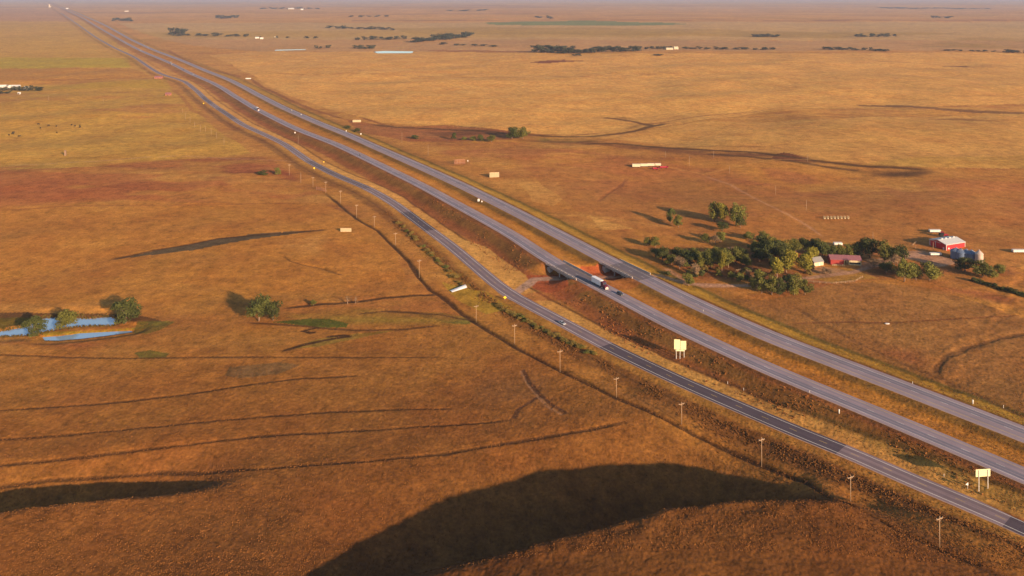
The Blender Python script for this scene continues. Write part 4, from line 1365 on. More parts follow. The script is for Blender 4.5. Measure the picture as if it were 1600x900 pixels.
# ------------------------------------------------------------------ vehicles
def wheel(root, x, y, r=0.36, w=0.24, name='wheel'):
    q = MB(); q.tube((x, y - w / 2, r), (x, y + w / 2, r), r, n=14); o = q.build(name, M['tyre'], root)
    q = MB(); s = 1 if y > 0 else -1; q.tube((x, y + s * w / 2 * 0.9, r), (x, y + s * (w / 2 + 0.02), r), r * 0.55, n=10); q.build('rim', M['steel'], o)
    return o


def loft(sections):
    """sections: list of (x, [(y,z)...]) closed rings"""
    q = MB(); n = len(sections[0][1]); vs = []
    for x, ring in sections:
        vs += [(x, y, z) for y, z in ring]
    fs = []
    for i in range(len(sections) - 1):
        for k in range(n):
            fs.append((i * n + k, (i + 1) * n + k, (i + 1) * n + (k + 1) % n, i * n + (k + 1) % n))
    fs.append(tuple(range(n))); fs.append(tuple(range(len(vs) - 1, len(vs) - n - 1, -1)))
    q.add(vs, fs); return q


def ring(w, z0, z1, r=0.12):
    return [(-w + r, z0), (w - r, z0), (w, z0 + r), (w, z1 - r), (w - r, z1), (-w + r, z1), (-w, z1 - r), (-w, z0 + r)]


def car(paint, label, suv=False, group=None, parts=True):
    root = empty('car', (0, 0, 0), 0, label, 'car', group)
    W = 0.92
    if suv:
        S = [(2.35, ring(.78, .45, .85)), (2.25, ring(.88, .35, 1.0)), (1.2, ring(W, .3, 1.08)), (-2.1, ring(W, .3, 1.08)), (-2.35, ring(.86, .4, 1.05))]
        K = [(1.15, ring(.80, 1.05, 1.12, .02)), (0.45, ring(.76, 1.05, 1.66, .1)), (-1.9, ring(.76, 1.05, 1.70, .1)), (-2.28, ring(.8, 1.05, 1.15, .03))]
    else:
        S = [(2.3, ring(.72, .40, .68)), (2.2, ring(.84, .32, .80)), (1.1, ring(W, .26, .92)), (-1.6, ring(W, .26, .95)), (-2.3, ring(.82, .36, .88))]
        K = [(1.0, ring(.78, .9, .94, .01)), (0.2, ring(.70, .9, 1.38, .1)), (-1.0, ring(.70, .9, 1.40, .1)), (-1.75, ring(.76, .9, .97, .02))]
    loft(S).build('body', M[paint], root, False)
    loft(K).build('window', M['glass'], root, False)
    zr = 1.66 if suv else 1.37
    q = MB(); q.box(-1.75 if suv else -0.95, 0.42 if suv else 0.17, -.66, .66, zr + .005, zr + .06); q.build('roof', M[paint], root)
    for s in (-1, 1):
        q = MB(); q.box(2.26, 2.36, s * .62 - .14, s * .62 + .14, .62, .76); q.build('headlight', M['white'], root)
        for xx in (1.4, -1.4):
            wheel(root, xx, s * .84, .36 if suv else .33)
    remember(None)
    return root


def snap(T, N, px, py, off, zf):
    """position on a carriageway abreast of a photo pixel, shifted sideways"""
    p = U(px, py, float(zf(np.array(350.0))))
    t = p[0] * ux + p[1] * uy
    c, an = road_frame(T, N, t)
    zz = float(zf(np.array(t)))
    return Vector((c[0] - math.sin(an) * off, c[1] + math.cos(an) * off, zz + 0.07)), an


def put(o, T, N, px, py, off, zf, towards=True):
    loc, an = snap(T, N, px, py, off, zf)
    o.location = loc; o.rotation_euler = (0, 0, an + (math.pi if towards else 0))
    return o


# the articulated truck crossing the bridge
tr = empty('semi_truck', (0, 0, 0), 0, 'white semi trailer truck with dark maroon cab just past the bridge', 'truck')
q = MB(); q.box(-6.2, 2.6, -1.3, 1.3, 1.15, 4.1); q.build('trailer_box', M['trailer'], tr)
q = MB(); q.box(-6.1, 2.5, -1.1, 1.1, .95, 1.15); q.box(-6.26, -6.2, -1.28, 1.28, 1.1, 1.3); q.build('trailer_frame', M['dark'], tr)
q = MB(); q.prism([(3.1, .95), (3.1, 3.9), (4.2, 4.05), (5.1, 3.75), (5.6, 2.6), (6.9, 2.3), (7.3, 1.9), (7.35, .7), (6.6, .6), (3.9, .7)], 'y', -1.25, 1.25); q.build('cab', M['maroon'], tr)
q = MB(); q.prism([(5.14, 3.7), (5.64, 2.65), (5.67, 2.66), (5.17, 3.72)], 'y', -1.05, 1.05); q.build('windscreen', M['glass'], tr)
for s in (-1, 1):
    q = MB(); q.box(4.2, 5.0, min(s * 1.255, s * 1.27), max(s * 1.255, s * 1.27), 2.5, 3.3); q.build('side_window', M['glass'], tr)
    q = MB(); q.tube((4.7, s * 1.1, .6), (3.9, s * 1.1, .6), .32, n=10); q.build('fuel_tank', M['steel'], tr)
    q = MB(); q.tube((2.85, s * .95, 1.0), (2.85, s * .95, 4.3), .09, n=8); q.build('exhaust_stack', M['steel'], tr)
    q = MB(); q.box(7.3, 7.42, s * .95 - .16, s * .95 + .16, .95, 1.25); q.build('headlight', M['white'], tr)
    for xx in (-5.2, -3.9, 2.2, 3.3, 6.2):
        wheel(tr, xx, s * 1.02, .5, .42 if xx < 6 else .28)
q = MB(); q.box(7.34, 7.42, -.7, .7, .8, 1.7); q.build('grille', M['steel'], tr)
q = MB(); q.box(7.2, 7.55, -1.2, 1.2, .35, .72); q.build('bumper', M['steel'], tr)
put(tr, RA_T, RA_N, 937, 447, 0.2, zI)
remember(None)

suv = car('charcoal', 'dark grey car on the carriageway just ahead of the truck', True)
put(suv, RA_T, RA_N, 969, 461, -1.8, zI)
sed = car('silver', 'silver car alone on the old two lane highway')
put(sed, RC_T, RC_N, 879, 506, 1.7, zC)
CARS = [('A', 451, 173, 1, 'white car on the far carriageway, upper of two close together'), ('A', 463, 179, 1, 'white car on the far carriageway, lower of two close together')]
wcar = car('white', 'white car on the far carriageway, upper of two near the distant truck')
remember(None)
wcar['group'] = 'distant cars on the highway'
put(wcar, RB_T, RB_N, 452, 171, -1.8, zI, False)
FAR = [('B', 463, 178, 'white car on the far carriageway, lower of two near the distant truck', 'w'),
       ('A', 303, 115, 'distant white car below the curve of the near carriageway', 'w'),
       ('A', 287, 108, 'distant dark blue car above the white one on the near carriageway', 'd'),
       ('A', 221, 78, 'distant white van high up on the near carriageway', 'w'),
       ('B', 225, 70, 'distant pale car on the far carriageway, left of a pair', 'w'),
       ('B', 230, 72.5, 'distant pale car on the far carriageway, right of a pair', 'w'),
       ('B', 187, 48, 'tiny white vehicle on the far carriageway beside the round tree clump', 'w'),
       ('B', 158, 33.5, 'tiny white vehicle just above the round tree clump', 'w'),
       ('A', 118, 26, 'tiny white vehicle near the top of the near carriageway', 'w'),
       ('B', 135, 25, 'tiny white vehicle near the top of the far carriageway', 'w'),
       ('A', 195, 66, 'tiny pale car on the near carriageway under the far clump', 'w')]
for rdn, x, y, lab, c in FAR:
    o = copy_tree(wcar if c == 'w' else suv)
    o['label'] = lab; o['group'] = 'distant cars on the highway'
    T, N = (RA_T, RA_N) if rdn == 'A' else (RB_T, RB_N)
    put(o, T, N, x, y, 1.8 if rdn == 'A' else -1.8, zI, rdn == 'A')
    if y < 90:
        o.scale = (1.3, 1.3, 1.5)
t2 = copy_tree(tr); t2['label'] = 'distant white semi trailer truck on the near carriageway left of the yellow board wall'
put(t2, RA_T, RA_N, 404, 170, 1.8, zI)
t3 = copy_tree(tr); t3['label'] = 'tiny semi trailer truck far up the near carriageway'
put(t3, RA_T, RA_N, 269, 98, 1.8, zI)
# motorcycle and rider, tiny
mc = empty('motorcycle', (0, 0, 0), 0, 'dark motorcycle on the near carriageway', 'motorcycle')
q = MB(); q.prism([(-.9, .55), (-.3, .85), (.3, .95), (.75, .95), (.55, .5), (-.2, .3)], 'y', -.18, .18); q.build('frame', M['charcoal'], mc)
for xx in (-.75, .75):
    q = MB(); q.tube((xx, -.08, .33), (xx, .08, .33), .33, n=14); q.build('wheel', M['tyre'], mc)
q = MB(); q.tube((.55, -.4, 1.1), (.55, .4, 1.1), .03, n=6); q.build('handlebar', M['steel'], mc)
put(mc, RA_T, RA_N, 562, 243, 1.0, zI)
mc.scale = (1.25, 1.25, 1.25)
# rider as a single skinned body
def skinned(name, verts, edges, radii, mat, root_i=0):
    me = bpy.data.meshes.new(name); me.from_pydata(verts, edges, [])
    o = bpy.data.objects.new(name, me); col.objects.link(o)
    sk = o.modifiers.new('s', 'SKIN'); sb = o.modifiers.new('b', 'SUBSURF'); sb.levels = 1; sb.render_levels = 1
    for i, r in enumerate(radii):
        me.skin_vertices[0].data[i].radius = (r, r) if not isinstance(r, tuple) else r
    me.skin_vertices[0].data[root_i].use_root = True
    dg = bpy.context.evaluated_depsgraph_get(); dg.update()
    m2 = bpy.data.meshes.new_from_object(o.evaluated_get(dg)); m2.materials.append(mat)
    m2.polygons.foreach_set('use_smooth', np.ones(len(m2.polygons), bool))
    bpy.data.objects.remove(o)
    ob = bpy.data.objects.new(name, m2); col.objects.link(ob); return ob


rv = [(-.25, 0, .95), (-.15, 0, 1.25), (0, 0, 1.5), (.05, 0, 1.62), (.1, 0, 1.78), (0, .2, 1.45), (.25, .3, 1.25), (.5, .35, 1.12), (0, -.2, 1.45), (.25, -.3, 1.25), (.5, -.35, 1.12),
      (-.2, .14, .92), (.25, .25, .85), (.05, .25, .42), (.2, .26, .34), (-.2, -.14, .92), (.25, -.25, .85), (.05, -.25, .42), (.2, -.26, .34)]
re_ = [(0, 1), (1, 2), (2, 3), (3, 4), (2, 5), (5, 6), (6, 7), (2, 8), (8, 9), (9, 10), (0, 11), (11, 12), (12, 13), (13, 14), (0, 15), (15, 16), (16, 17), (17, 18)]
rider = skinned('person', rv, re_, [.17, .17, .18, .07, .13, .07, .055, .045, .07, .055, .045, .1, .08, .06, .05, .1, .08, .06, .05], M['charcoal'])
tag(rider, 'rider in dark clothes and helmet sitting on the motorcycle', 'person')
rider.location = mc.location; rider.rotation_euler = mc.rotation_euler; rider.scale = mc.scale

# ------------------------------------------------------------------ farm
def P2(a, b):
    return P(*a), P(*b)


# red barn
f0 = P(1454.5, 392); f1 = P(1478.5, 391.5); g1 = P(1504.5, 386)
vx = Vector((f1[0] - f0[0], f1[1] - f0[1])); bw = vx.length
vy = Vector((g1[0] - f1[0], g1[1] - f1[1])); bl = vy.length
an = math.atan2(vy.y, vy.x)
bw = 13.5; bl = min(max(bl, 18), 24)
zb = min(f0[2], f1[2]) - 0.3
root = empty('barn', (f1[0], f1[1], zb), an, 'bright red metal barn with white trim and white roof', 'barn')
eh = 4.5; rh = 6.1
# local: +x along the side wall away from the gable, +y to the left of it (towards f0)
prof = [(0, 0), (bw, 0), (bw, eh), (bw / 2, rh), (0, eh)]
q = MB(); q.prism([(a, c) for a, c in prof], 'x', 0, bl); q.build('wall', M['barn_red'], root)
rf = MB()
for s in (0, 1):
    y0, y1 = (-0.5, bw / 2) if s == 0 else (bw + 0.5, bw / 2)
    ze = eh - 0.5 * (rh - eh) / (bw / 2)
    rf.prism([(y0, ze + 0.03), (y1, rh + 0.03), (y1, rh + 0.2), (y0, ze + 0.2)], 'x', -0.4, bl + 0.4)
rfo = rf.build('roof', M['roof_white'], root)
q = MB()
for k in range(4):
    q.box(3 + k * (bl - 5) / 3.4, 4.2 + k * (bl - 5) / 3.4, bw / 2 - .5, bw / 2 + .5, rh + .1, rh + .8)
q.build('ridge_vent', M['roof_white'], rfo)
q = MB()
for (x, y) in ((0, 0), (0, bw), (bl, 0)):
    q.box(x - .15, x + .15, y - .15, y + .15, 0, eh - 0.05)
q.box(-.12, bl + .1, -.14, -.02, eh - .35, eh - .05)
q.prism([(-.1, eh - .35), (bw / 2, rh - .35), (bw + .1, eh - .35), (bw + .1, eh), (bw / 2, rh), (-.1, eh)], 'x', -.14, -.02)
q.build('trim', M['white'], root)
q = MB(); q.box(-.12, -.03, 4.4, 12.4, 0.1, 4.4); q.build('sliding_door', M['barn_red'], root)
q = MB(); q.box(-.2, -.13, 4.3, 12.5, 4.35, 4.6); q.box(-.2, -.13, 8.25, 8.6, .1, 4.35); q.box(-.2, -.13, 12.3, 12.5, .1, 4.35); q.build('door_trim', M['white'], root)
q = MB(); q.box(-.12, -.03, 1.5, 2.6, 0.1, 2.2); q.build('walk_door', M['white'], root)
q = MB(); q.box(bl * .1, bl * .1 + 1.2, -.12, -.03, 1.2, 2.2); q.build('window', M['white'], root)
remember(None)

# grain bins
bs = []
for k, (x, y) in enumerate([(1494, 403.5), (1501.5, 405.5), (1510, 406), (1518, 407.5)]):
    p = P(x, y); s = mpx(p)
    if k == 0:
        root = empty('grain_bin', p, 0, None, 'grain bin', 'blue grey grain bins by the barn')
        R_, Hh = 3.4, 5.2
        pr = []
        for j in range(14):
            z0_ = Hh * j / 14
            pr += [(R_, z0_), (R_ + .06, z0_ + Hh / 28)]
        pr.append((R_, Hh))
        q = MB(); q.lathe(pr, 28); q.build('wall', M['bin_blue'], root, True)
        q = MB(); q.lathe([(R_ + .18, Hh - .05), (R_ + .18, Hh + .08), (0.5, Hh + 1.9), (0.5, Hh + 2.2), (0, Hh + 2.3)], 28); rfb = q.build('roof', M['bin_blue'], root)
        q = MB()
        for j in range(14):
            a = 2 * math.pi * j / 14
            q.tube((math.cos(a) * (R_ + .1), math.sin(a) * (R_ + .1), Hh + .12), (math.cos(a) * .5, math.sin(a) * .5, Hh + 1.95), .05, n=4)
        q.build('rib', M['steel'], rfb)
        q = MB(); q.box(-.45, .45, -R_ - .12, -R_ + .1, .5, 2.5); q.build('door', M['steel'], root)
        remember(None); binp = root
    else:
        root = copy_tree(binp); root.location = p
    root['label'] = 'round steel blue grain bin with conical roof, %s from the barn' % ('nearest to', 'second', 'third', 'fourth')[k].replace('nearest to', 'first')
    bs.append(root)
p = P(1530, 411.5)
root = copy_tree(binp); root.location = p; root.scale = (0.72, 0.72, 1.22); root['label'] = 'narrow beige hopper bin at the right end of the bins'
for ch in root.children:
    if ch.name.startswith('wall') or ch.name.startswith('roof'):
        ch.data = ch.data.copy(); ch.data.materials.clear(); ch.data.materials.append(M['bin_tan'])

# long red shed with open bays
a0 = P(1298, 413.5); a1 = P(1346, 415)
v = Vector((a1[0] - a0[0], a1[1] - a0[1])); L = v.length; an = math.atan2(v.y, v.x)
root = empty('shed', (a0[0], a0[1], min(a0[2], a1[2]) - .2), an, 'long red shed with maroon roof, open bay and pale right third', 'shed')
D = 8.0; hh = 3.6
q = MB(); q.box(0, L * .42, 0, D, 0, hh); q.build('wall', M['dull_red'], root)
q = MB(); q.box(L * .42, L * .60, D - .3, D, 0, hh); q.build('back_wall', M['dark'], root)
q = MB(); q.box(L * .60, L, 0, D, 0, hh); q.build('wall', M['slat'], root)
q = MB(); q.prism([(-.5, hh + .02), (D * .5, hh + 1.9), (D + .5, hh + .02), (D + .5, hh + .2), (D * .5, hh + 2.1), (-.5, hh + .2)], 'x', -.4, L + .4)
q.prism([(0.05, hh), (D * .5, hh + 1.85), (D - .05, hh)], 'x', 0.05, L - .05)
q.build('roof', M['shed_roof'], root)
for k in range(3):
    q = MB(); xx = L * (.42 + .06 * k + .02); q.box(xx, xx + .2, -.02, .18, 0, hh); q.build('post', M['slat'], root)
q = MB()
for k in range(5):
    q.box(L * .62 + k * L * .07, L * .62 + k * L * .07 + 1.3, -.06, -.02, 1.1, 2.2)
q.build('window', M['glass'], root)
q = MB()
for k in range(7):
    xx = .5 + k * L * .065
    q.box(xx, xx + .12, -2.2, -2.08, 0, 1.4)
q.box(.5, L * .4 + .2, -2.22, -2.2, .5, .65); q.box(.5, L * .4 + .2, -2.22, -2.2, 1.1, 1.25)
o = q.build('board_fence', M['slat']); o.location = root.location; o.rotation_euler = root.rotation_euler
tag(o, 'low pale board fence in front of the red part of the long shed', 'fence')

# cream house behind the yellow green trees
p = P(1273, 414); an = 0.35
root = empty('house', P(1276, 413), an, 'small cream house half hidden behind yellow green trees', 'house')
q = MB(); q.prism([(-4, 0), (4, 0), (4, 3.2), (0, 5.6), (-4, 3.2)], 'x', -6, 4); q.build('wall', M['cream'], root)
q = MB(); q.prism([(-4.5, 2.95), (0, 5.65), (4.5, 2.95), (4.5, 3.15), (0, 5.9), (-4.5, 3.15)], 'x', -6.4, 4.4); q.build('roof', M['grey_roof'], root)
root.scale = (.75, .75, .85)
for yy in (-2.2, 1.2):
    q = MB(); q.box(4.0, 4.05, yy - .5, yy + .5, 1.1, 2.3); q.build('window', M['glass'], root)
q = MB(); q.box(-1, .2, -4.05, -4.0, .1, 2.2); q.build('door', M['white'], root)


def gable_house(x, y, w, d, h, wall, roof, label, rz=0.2, group=None, cat='house', name='house'):
    p = P(x, y); root = empty(name, p, rz, label, cat, group)
    q = MB(); q.prism([(-d / 2, -.3), (d / 2, -.3), (d / 2, h), (0, h + d * .3), (-d / 2, h)], 'x', -w / 2, w / 2); q.build('wall', M[wall], root)
    q = MB(); q.prism([(-d / 2 - .4, h - .15), (0, h + d * .3 + .05), (d / 2 + .4, h - .15), (d / 2 + .4, h + .1), (0, h + d * .3 + .3), (-d / 2 - .4, h + .1)], 'x', -w / 2 - .4, w / 2 + .4); q.build('roof', M[roof], root)
    q = MB(); q.box(-.6, .6, -d / 2 - .06, -d / 2 - .01, 0, 2.2); q.build('door', M['dark'], root)
    for s in (-1, 1):
        q = MB(); q.box(s * w * .3 - .6, s * w * .3 + .6, -d / 2 - .06, -d / 2 - .01, 1.0, 2.2); q.build('window', M['glass'], root)
    return root


G1 = 'buildings of the farm at the left edge'
gable_house(3, 138.5, 16, 9, 4.5, 'white', 'white', 'white farm building, leftmost one against the shelterbelt', .2, G1)
gable_house(12, 138.5, 9, 8, 5, 'white', 'grey_roof', 'white farmhouse with grey roof, second from the left edge', -.3, G1)
gable_house(19, 138, 11, 8, 4, 'white', 'white', 'low white farm building in the middle of the left edge farm', .1, G1)
gable_house(27, 138, 10, 8, 4, 'white', 'roof_white', 'white farm shed fourth from the left edge', .2, G1)
gable_house(41, 140, 7, 6, 4.5, 'white', 'white', 'small white building at the right end of the left edge farm', 0, G1)
gable_house(30, 147, 4, 3, 2.5, 'white', 'white', 'tiny white hut in the field below the left edge farm', 0, G1)
G2 = 'distant farm buildings'
gable_house(402, 60, 15, 9, 5, 'white', 'grey_roof', 'larger white farmhouse of the distant pair', .2, G2)
gable_house(409, 61, 12, 8, 4, 'white', 'white', 'right white shed of the distant pair', .2, G2)
gable_house(431, 59, 10, 7, 4, 'cream', 'cream', 'faint cream shed right of the distant white pair', .2, G2)
gable_house(1056, 77, 14, 9, 6, 'cream', 'cream', 'cream farmhouse right of the long dense grove', .1, G2)
gable_house(1046, 77.5, 22, 9, 3, 'cream', 'cream', 'low cream barn beside the cream farmhouse', .1, G2)
gable_house(472, 15.5, 30, 20, 9, 'white', 'white', 'bright white building of the hazy settlement', .1, G2)
gable_house(455, 14.5, 70, 30, 7, 'cream', 'roof_white', 'long pale building of the hazy settlement', .1, G2)
gable_house(198, 18.2, 40, 14, 5, 'cream', 'white', 'long white building on the plain right of the distant highway', .1, G2)
gable_house(105, 14, 22, 16, 9, 'white', 'white', 'white building left of the distant highway', .1, G2)
p = P(77, 11.5)
root = empty('silo', p, 0, 'pale tall elevator silo on the horizon at the top left', 'silo')
q = MB(); q.lathe([(9, -3), (9, 36), (7, 42), (0, 45)], 16); q.build('tower', M['cream'], root, True)
q = MB(); q.box(7, 24, -7, 7, 0, 16); q.build('annex', M['cream'], root)
remember(None)

# ------------------------------------------------------------------ trailers, feeders, board windbreaks
def hay_trailer(x, y, L, label, hh=2.4, wall='white', rz=0.0, group='white trailers on the pasture'):
    p = P(x, y); root = empty('trailer', p, rz, label, 'trailer', group)
    q = MB(); q.box(-L / 2, L / 2, -1.2, 1.2, .8, .8 + hh)
    q.build('box', M[wall], root)
    q = MB()
    n = max(2, int(L / 2.4))
    for k in range(1, n):
        xx = -L / 2 + k * L / n
        q.box(xx - .06, xx + .06, -1.26, -1.21, .8, .8 + hh)
    q.build('rib', M['steel'], root)
    q = MB(); q.box(-L / 2, L / 2 + 1.2, -.9, .9, .55, .8); q.build('chassis', M['dark'], root)
    for xx in (-L * .32, L * .32):
        for s in (-1, 1):
            q = MB(); q.tube((xx, s * 1.0 - .12, .42), (xx, s * 1.0 + .12, .42), .42, n=10); q.build('wheel', M['tyre'], root)
    return root


def pxl(x, y, npx):
    return npx / F_PX * P(x, y)[1]


hay_trailer(994, 261.5, pxl(994, 261, 12), 'cream white trailer at the left end of the pasture row', 2.9, 'cream')
hay_trailer(1006, 260.5, pxl(1006, 261, 11), 'cream white trailer second from the left in the pasture row', 2.5, 'cream')
hay_trailer(1017, 260, pxl(1017, 261, 11), 'cream white trailer third from the left in the pasture row', 2.5, 'cream')
hay_trailer(1028, 259.5, pxl(1028, 261, 9), 'cream white trailer nearest the red wagon in the pasture row', 2.2, 'cream')


def wagon(x, y, L, label, rz):
    p = P(x, y); root = empty('wagon', p, rz, label, 'wagon')
    q = MB(); q.prism([(-1.3, 1.9), (-.9, .9), (.9, .9), (1.3, 1.9), (1.2, 1.9), (.8, 1.0), (-.8, 1.0), (-1.2, 1.9)], 'x', -L / 2, L / 2); q.build('hopper', M['red_iron'], root)
    q = MB(); q.box(-L / 2 - 1.5, L / 2, -.12, .12, .6, .8); q.box(-L / 2, -L / 2 + .12, -1.2, 1.2, .8, 2.4); q.box(L / 2 - .12, L / 2, -1.2, 1.2, .8, 2.4); q.build('chassis', M['red_iron'], root)
    for xx in (-L * .3, L * .3):
        for s in (-1, 1):
            q = MB(); q.tube((xx, s * 1.05 - .12, .45), (xx, s * 1.05 + .12, .45), .45, n=10); q.build('wheel', M['tyre'], root)


wagon(1037, 263, pxl(1037, 263, 14), 'dark red farm wagon at the right end of the white trailers', .15)
wagon(1024, 265, pxl(1024, 263, 9), 'low pinkish red implement in front of the white trailers', .1)
hay_trailer(1460.5, 363.5, pxl(1460, 364, 17), 'white trailer parked above the barn beside the red tractor', 1.5)
hay_trailer(1461.5, 399.5, pxl(1460, 399, 17), 'white flatbed trailer parked below the barn', 1.2)
hay_trailer(1592, 395, pxl(1592, 395, 20), 'white trailer cut by the right edge of the picture', 1.5)
hay_trailer(1309, 384, pxl(1309, 384, 13), 'white camper trailer behind the dark row of the long shed', 1.6)
hay_trailer(388, 124, pxl(388, 124, 8), 'distant white trailer above the curve of the fence line', 2.0)
# tractor
p = P(1474, 370); root = empty('tractor', p, -.3, 'dark red tractor standing right of the white trailer above the barn', 'tractor')
q = MB(); q.prism([(-.4, .8), (2.2, .8), (2.3, 1.6), (.4, 1.75), (-.4, 1.5)], 'y', -.45, .45); q.build('hood', M['red_iron'], root)
q = MB(); q.prism([(-1.5, 1.1), (.3, 1.1), (.2, 2.6), (-1.4, 2.6)], 'y', -.75, .75); q.build('cab', M['glass'], root)
q = MB(); q.box(-1.55, .3, -.85, .85, 2.6, 2.72); q.build('roof', M['red_iron'], root)
for xx, r_ in ((-1.1, .95), (1.7, .6)):
    for s in (-1, 1):
        q = MB(); q.tube((xx, s * 1.0 - .22, r_), (xx, s * 1.0 + .22, r_), r_, n=16); q.build('wheel', M['tyre'], root)
root.scale = (1.4, 1.4, 1.3)

# round bale feeders in a row
fd = None
for k in range(8):
    p = P(1288 + k * 5.3, 342 - 0.05 * k)
    if fd is None:
        fd = empty('bale_feeder', p, 0, 'round grey hay feeder ring in the row on the hillside', 'hay feeder', 'row of hay feeder rings')
        q = MB()
        for zz in (.15, .8, 1.9):
            for j in range(14):
                a0_, a1_ = 2 * math.pi * j / 14, 2 * math.pi * (j + 1) / 14
                q.tube((1.3 * math.cos(a0_), 1.3 * math.sin(a0_), zz), (1.3 * math.cos(a1_), 1.3 * math.sin(a1_), zz), .09, n=5)
        for j in range(14):
            a0_ = 2 * math.pi * j / 14
            q.tube((1.3 * math.cos(a0_), 1.3 * math.sin(a0_), 0), (1.3 * math.cos(a0_), 1.3 * math.sin(a0_), 1.9), .07, n=5)
        q.build('ring', M['slat'], fd)
        q = MB()
        q.lathe([(1.32, .1), (1.32, .7), (1.28, .7), (1.28, .1), (1.32, .1)], 16); q.build('skirt', M['slat'], fd); remember(None)
        fd.scale = (0.62, 0.62, 1.05)
    else:
        o = copy_tree(fd); o.location = p


def windbreak(x0, y0, x1, y1, hpx, mat, label, slat=0.28, gap=0.0, post=True):
    a = P(x0, y0); b_ = P(x1, y1); s = mpx(a)
    v = Vector((b_[0] - a[0], b_[1] - a[1])); L = v.length; an = math.atan2(v.y, v.x); h = hpx / s
    root = empty('board_fence', (a[0], a[1], min(a[2], b_[2]) - .2), an, label, 'board fence')
    q = MB(); x = 0.0
    while x < L:
        q.box(x, min(L, x + slat), -.04, .04, 0.3, h + random.Random(int(x * 10)).uniform(-.1, .05)); x += slat + gap
    q.build('boards', M[mat], root)
    q = MB()
    for zz in (h * .3, h * .8):
        q.box(0, L, .05, .14, zz - .08, zz + .08)
    q.build('rail', M['wood'], root)
    k = 0.0
    while k <= L:
        q = MB(); q.box(k - .09, k + .09, .15, .33, -.2, h); q.tube((k, .3, h * .85), (k, 2.0, 0.1), .07, n=5); q.build('post', M['wood'], root); k += max(3.0, L / 8)


windbreak(765, 277.5, 780, 277, 8.5, 'slat', 'tall pale board windbreak standing on the pasture beyond the highway', .3, .08)
windbreak(532, 362, 549, 362.5, 6.5, 'slat', 'pale board windbreak at the tip of the dark bank', .3, .05)
windbreak(551, 191, 564, 191, 4, 'slat', 'small yellow board windbreak above the far carriageway', .3, .02)
windbreak(710, 257, 727, 256, 8.5, 'rust', 'rusty open board windbreak beyond the highway with a long shadow', .25, .55)
windbreak(494, 297, 509, 300, 6, 'rust', 'dark reddish open windbreak among the roadside poles', .3, .8)

def rail_fence(pts, label, h=1.3):
    root = None
    for (x0, y0), (x1, y1) in zip(pts[:-1], pts[1:]):
        a = P(x0, y0); b_ = P(x1, y1)
        if root is None:
            root = empty('rail_fence', a, 0, label, 'fence'); o_ = a.copy()
        n_ = max(1, int((b_ - a).length / 3.0))
        for k in range(n_ + 1):
            c = a.lerp(b_, k / n_) - o_
            c = Vector((c[0], c[1], float(H(np.array([c[0] + o_[0]]), np.array([c[1] + o_[1]]))[0]) - o_[2]))
            q = MB(); q.box(c[0] - .08, c[0] + .08, c[1] - .08, c[1] + .08, c[2] - .3, c[2] + h); q.build('post', M['wood'], root)
            if k:
                q = MB()
                for zz in (.45, .85, 1.2):
                    q.tube((pc[0], pc[1], pc[2] + zz), (c[0], c[1], c[2] + zz), .05, n=4)
                q.build('rail', M['wood'], root)
            pc = c


rail_fence([(1262, 441), (1300, 444), (1335, 441), (1348, 434)], 'curved wooden rail fence between the lower clump and the long shed')
rail_fence([(1432, 379), (1425, 385), (1436, 391), (1450, 392)], 'rail corral fence on the left side of the red barn')
rail_fence([(1176, 421), (1150, 424), (1146, 432), (1180, 433)], 'rail pen on the bare ground below the dark farm wood')

# other small specks
p = P(102, 243); root = empty('post_stack', p, .2, 'dark weathered feeder post standing alone in the yellow field', 'post')
q = MB(); q.box(-.9, .9, -.9, .9, 0, 5.5); q.build('tower', M['bark'], root); q = MB(); q.box(-1.1, 1.1, -1.1, 1.1, 5.5, 5.8); q.build('cap', M['bark'], root)
gable_house(248, 122.6, 16, 7, 3, 'rust', 'shed_roof', 'low rusty red hut beside the distant side road', 0, None, 'hut', 'hut')
gable_house(263, 149, 9, 6, 3, 'rust', 'shed_roof', 'small dark red hut left of the green patch', 0, None, 'hut', 'hut')
hay = P(1386, 506); q = MB(); q.lathe([(0, 0), (1.2, 0), (1.4, .3), (1.2, .8), (.5, 1.0), (0, 1.0)], 10); o = q.build('boulder', M['white'], smooth=True); o.location = hay; o.scale = (1.0, .6, .4)
tag(o, 'white stone lying in the golden field right of the highway', 'rock')

# cattle
cv = [(-.9, 0, 1.15), (-.3, 0, 1.15), (.4, 0, 1.15), (.85, 0, 1.25), (1.15, 0, 1.3), (1.5, 0, 1.2),
      (-.85, .22, .8), (-.95, .24, .45), (-.88, .24, 0), (-.85, -.22, .8), (-.95, -.24, .45), (-.88, -.24, 0),
      (.6, .22, .8), (.6, .24, .4), (.62, .24, 0), (.6, -.22, .8), (.6, -.24, .4), (.62, -.24, 0), (-1.2, 0, 1.2), (-1.25, 0, .6)]
ce = [(0, 1), (1, 2), (2, 3), (3, 4), (4, 5), (0, 6), (6, 7), (7, 8), (0, 9), (9, 10), (10, 11), (2, 12), (12, 13), (13, 14), (2, 15), (15, 16), (16, 17), (0, 18), (18, 19)]
cr = [.36, .40, .38, .24, .18, .11, .17, .09, .07, .17, .09, .07, .14, .08, .07, .14, .08, .07, .05, .03]
cow = skinned('cow', cv, ce, cr, M['hide'], 1)
COWS = [(60, 195), (63, 201), (14, 212), (21, 208), (30, 214), (88, 198), (89, 208), (112, 196), (117, 198), (125, 197), (125, 199.5), (20, 210), (76, 197)]
for k, (x, y) in enumerate(COWS):
    o = cow if k == 0 else cow.copy()
    if k: col.objects.link(o)
    o.location = P(x, y); o.rotation_euler = (0, 0, trs.uniform(0, 6.28)); o.scale = (1.35, 1.35, 1.35)
    tag(o, 'black cow grazing on the yellow pasture at the left edge', 'cow', 'black cattle on the left pasture')

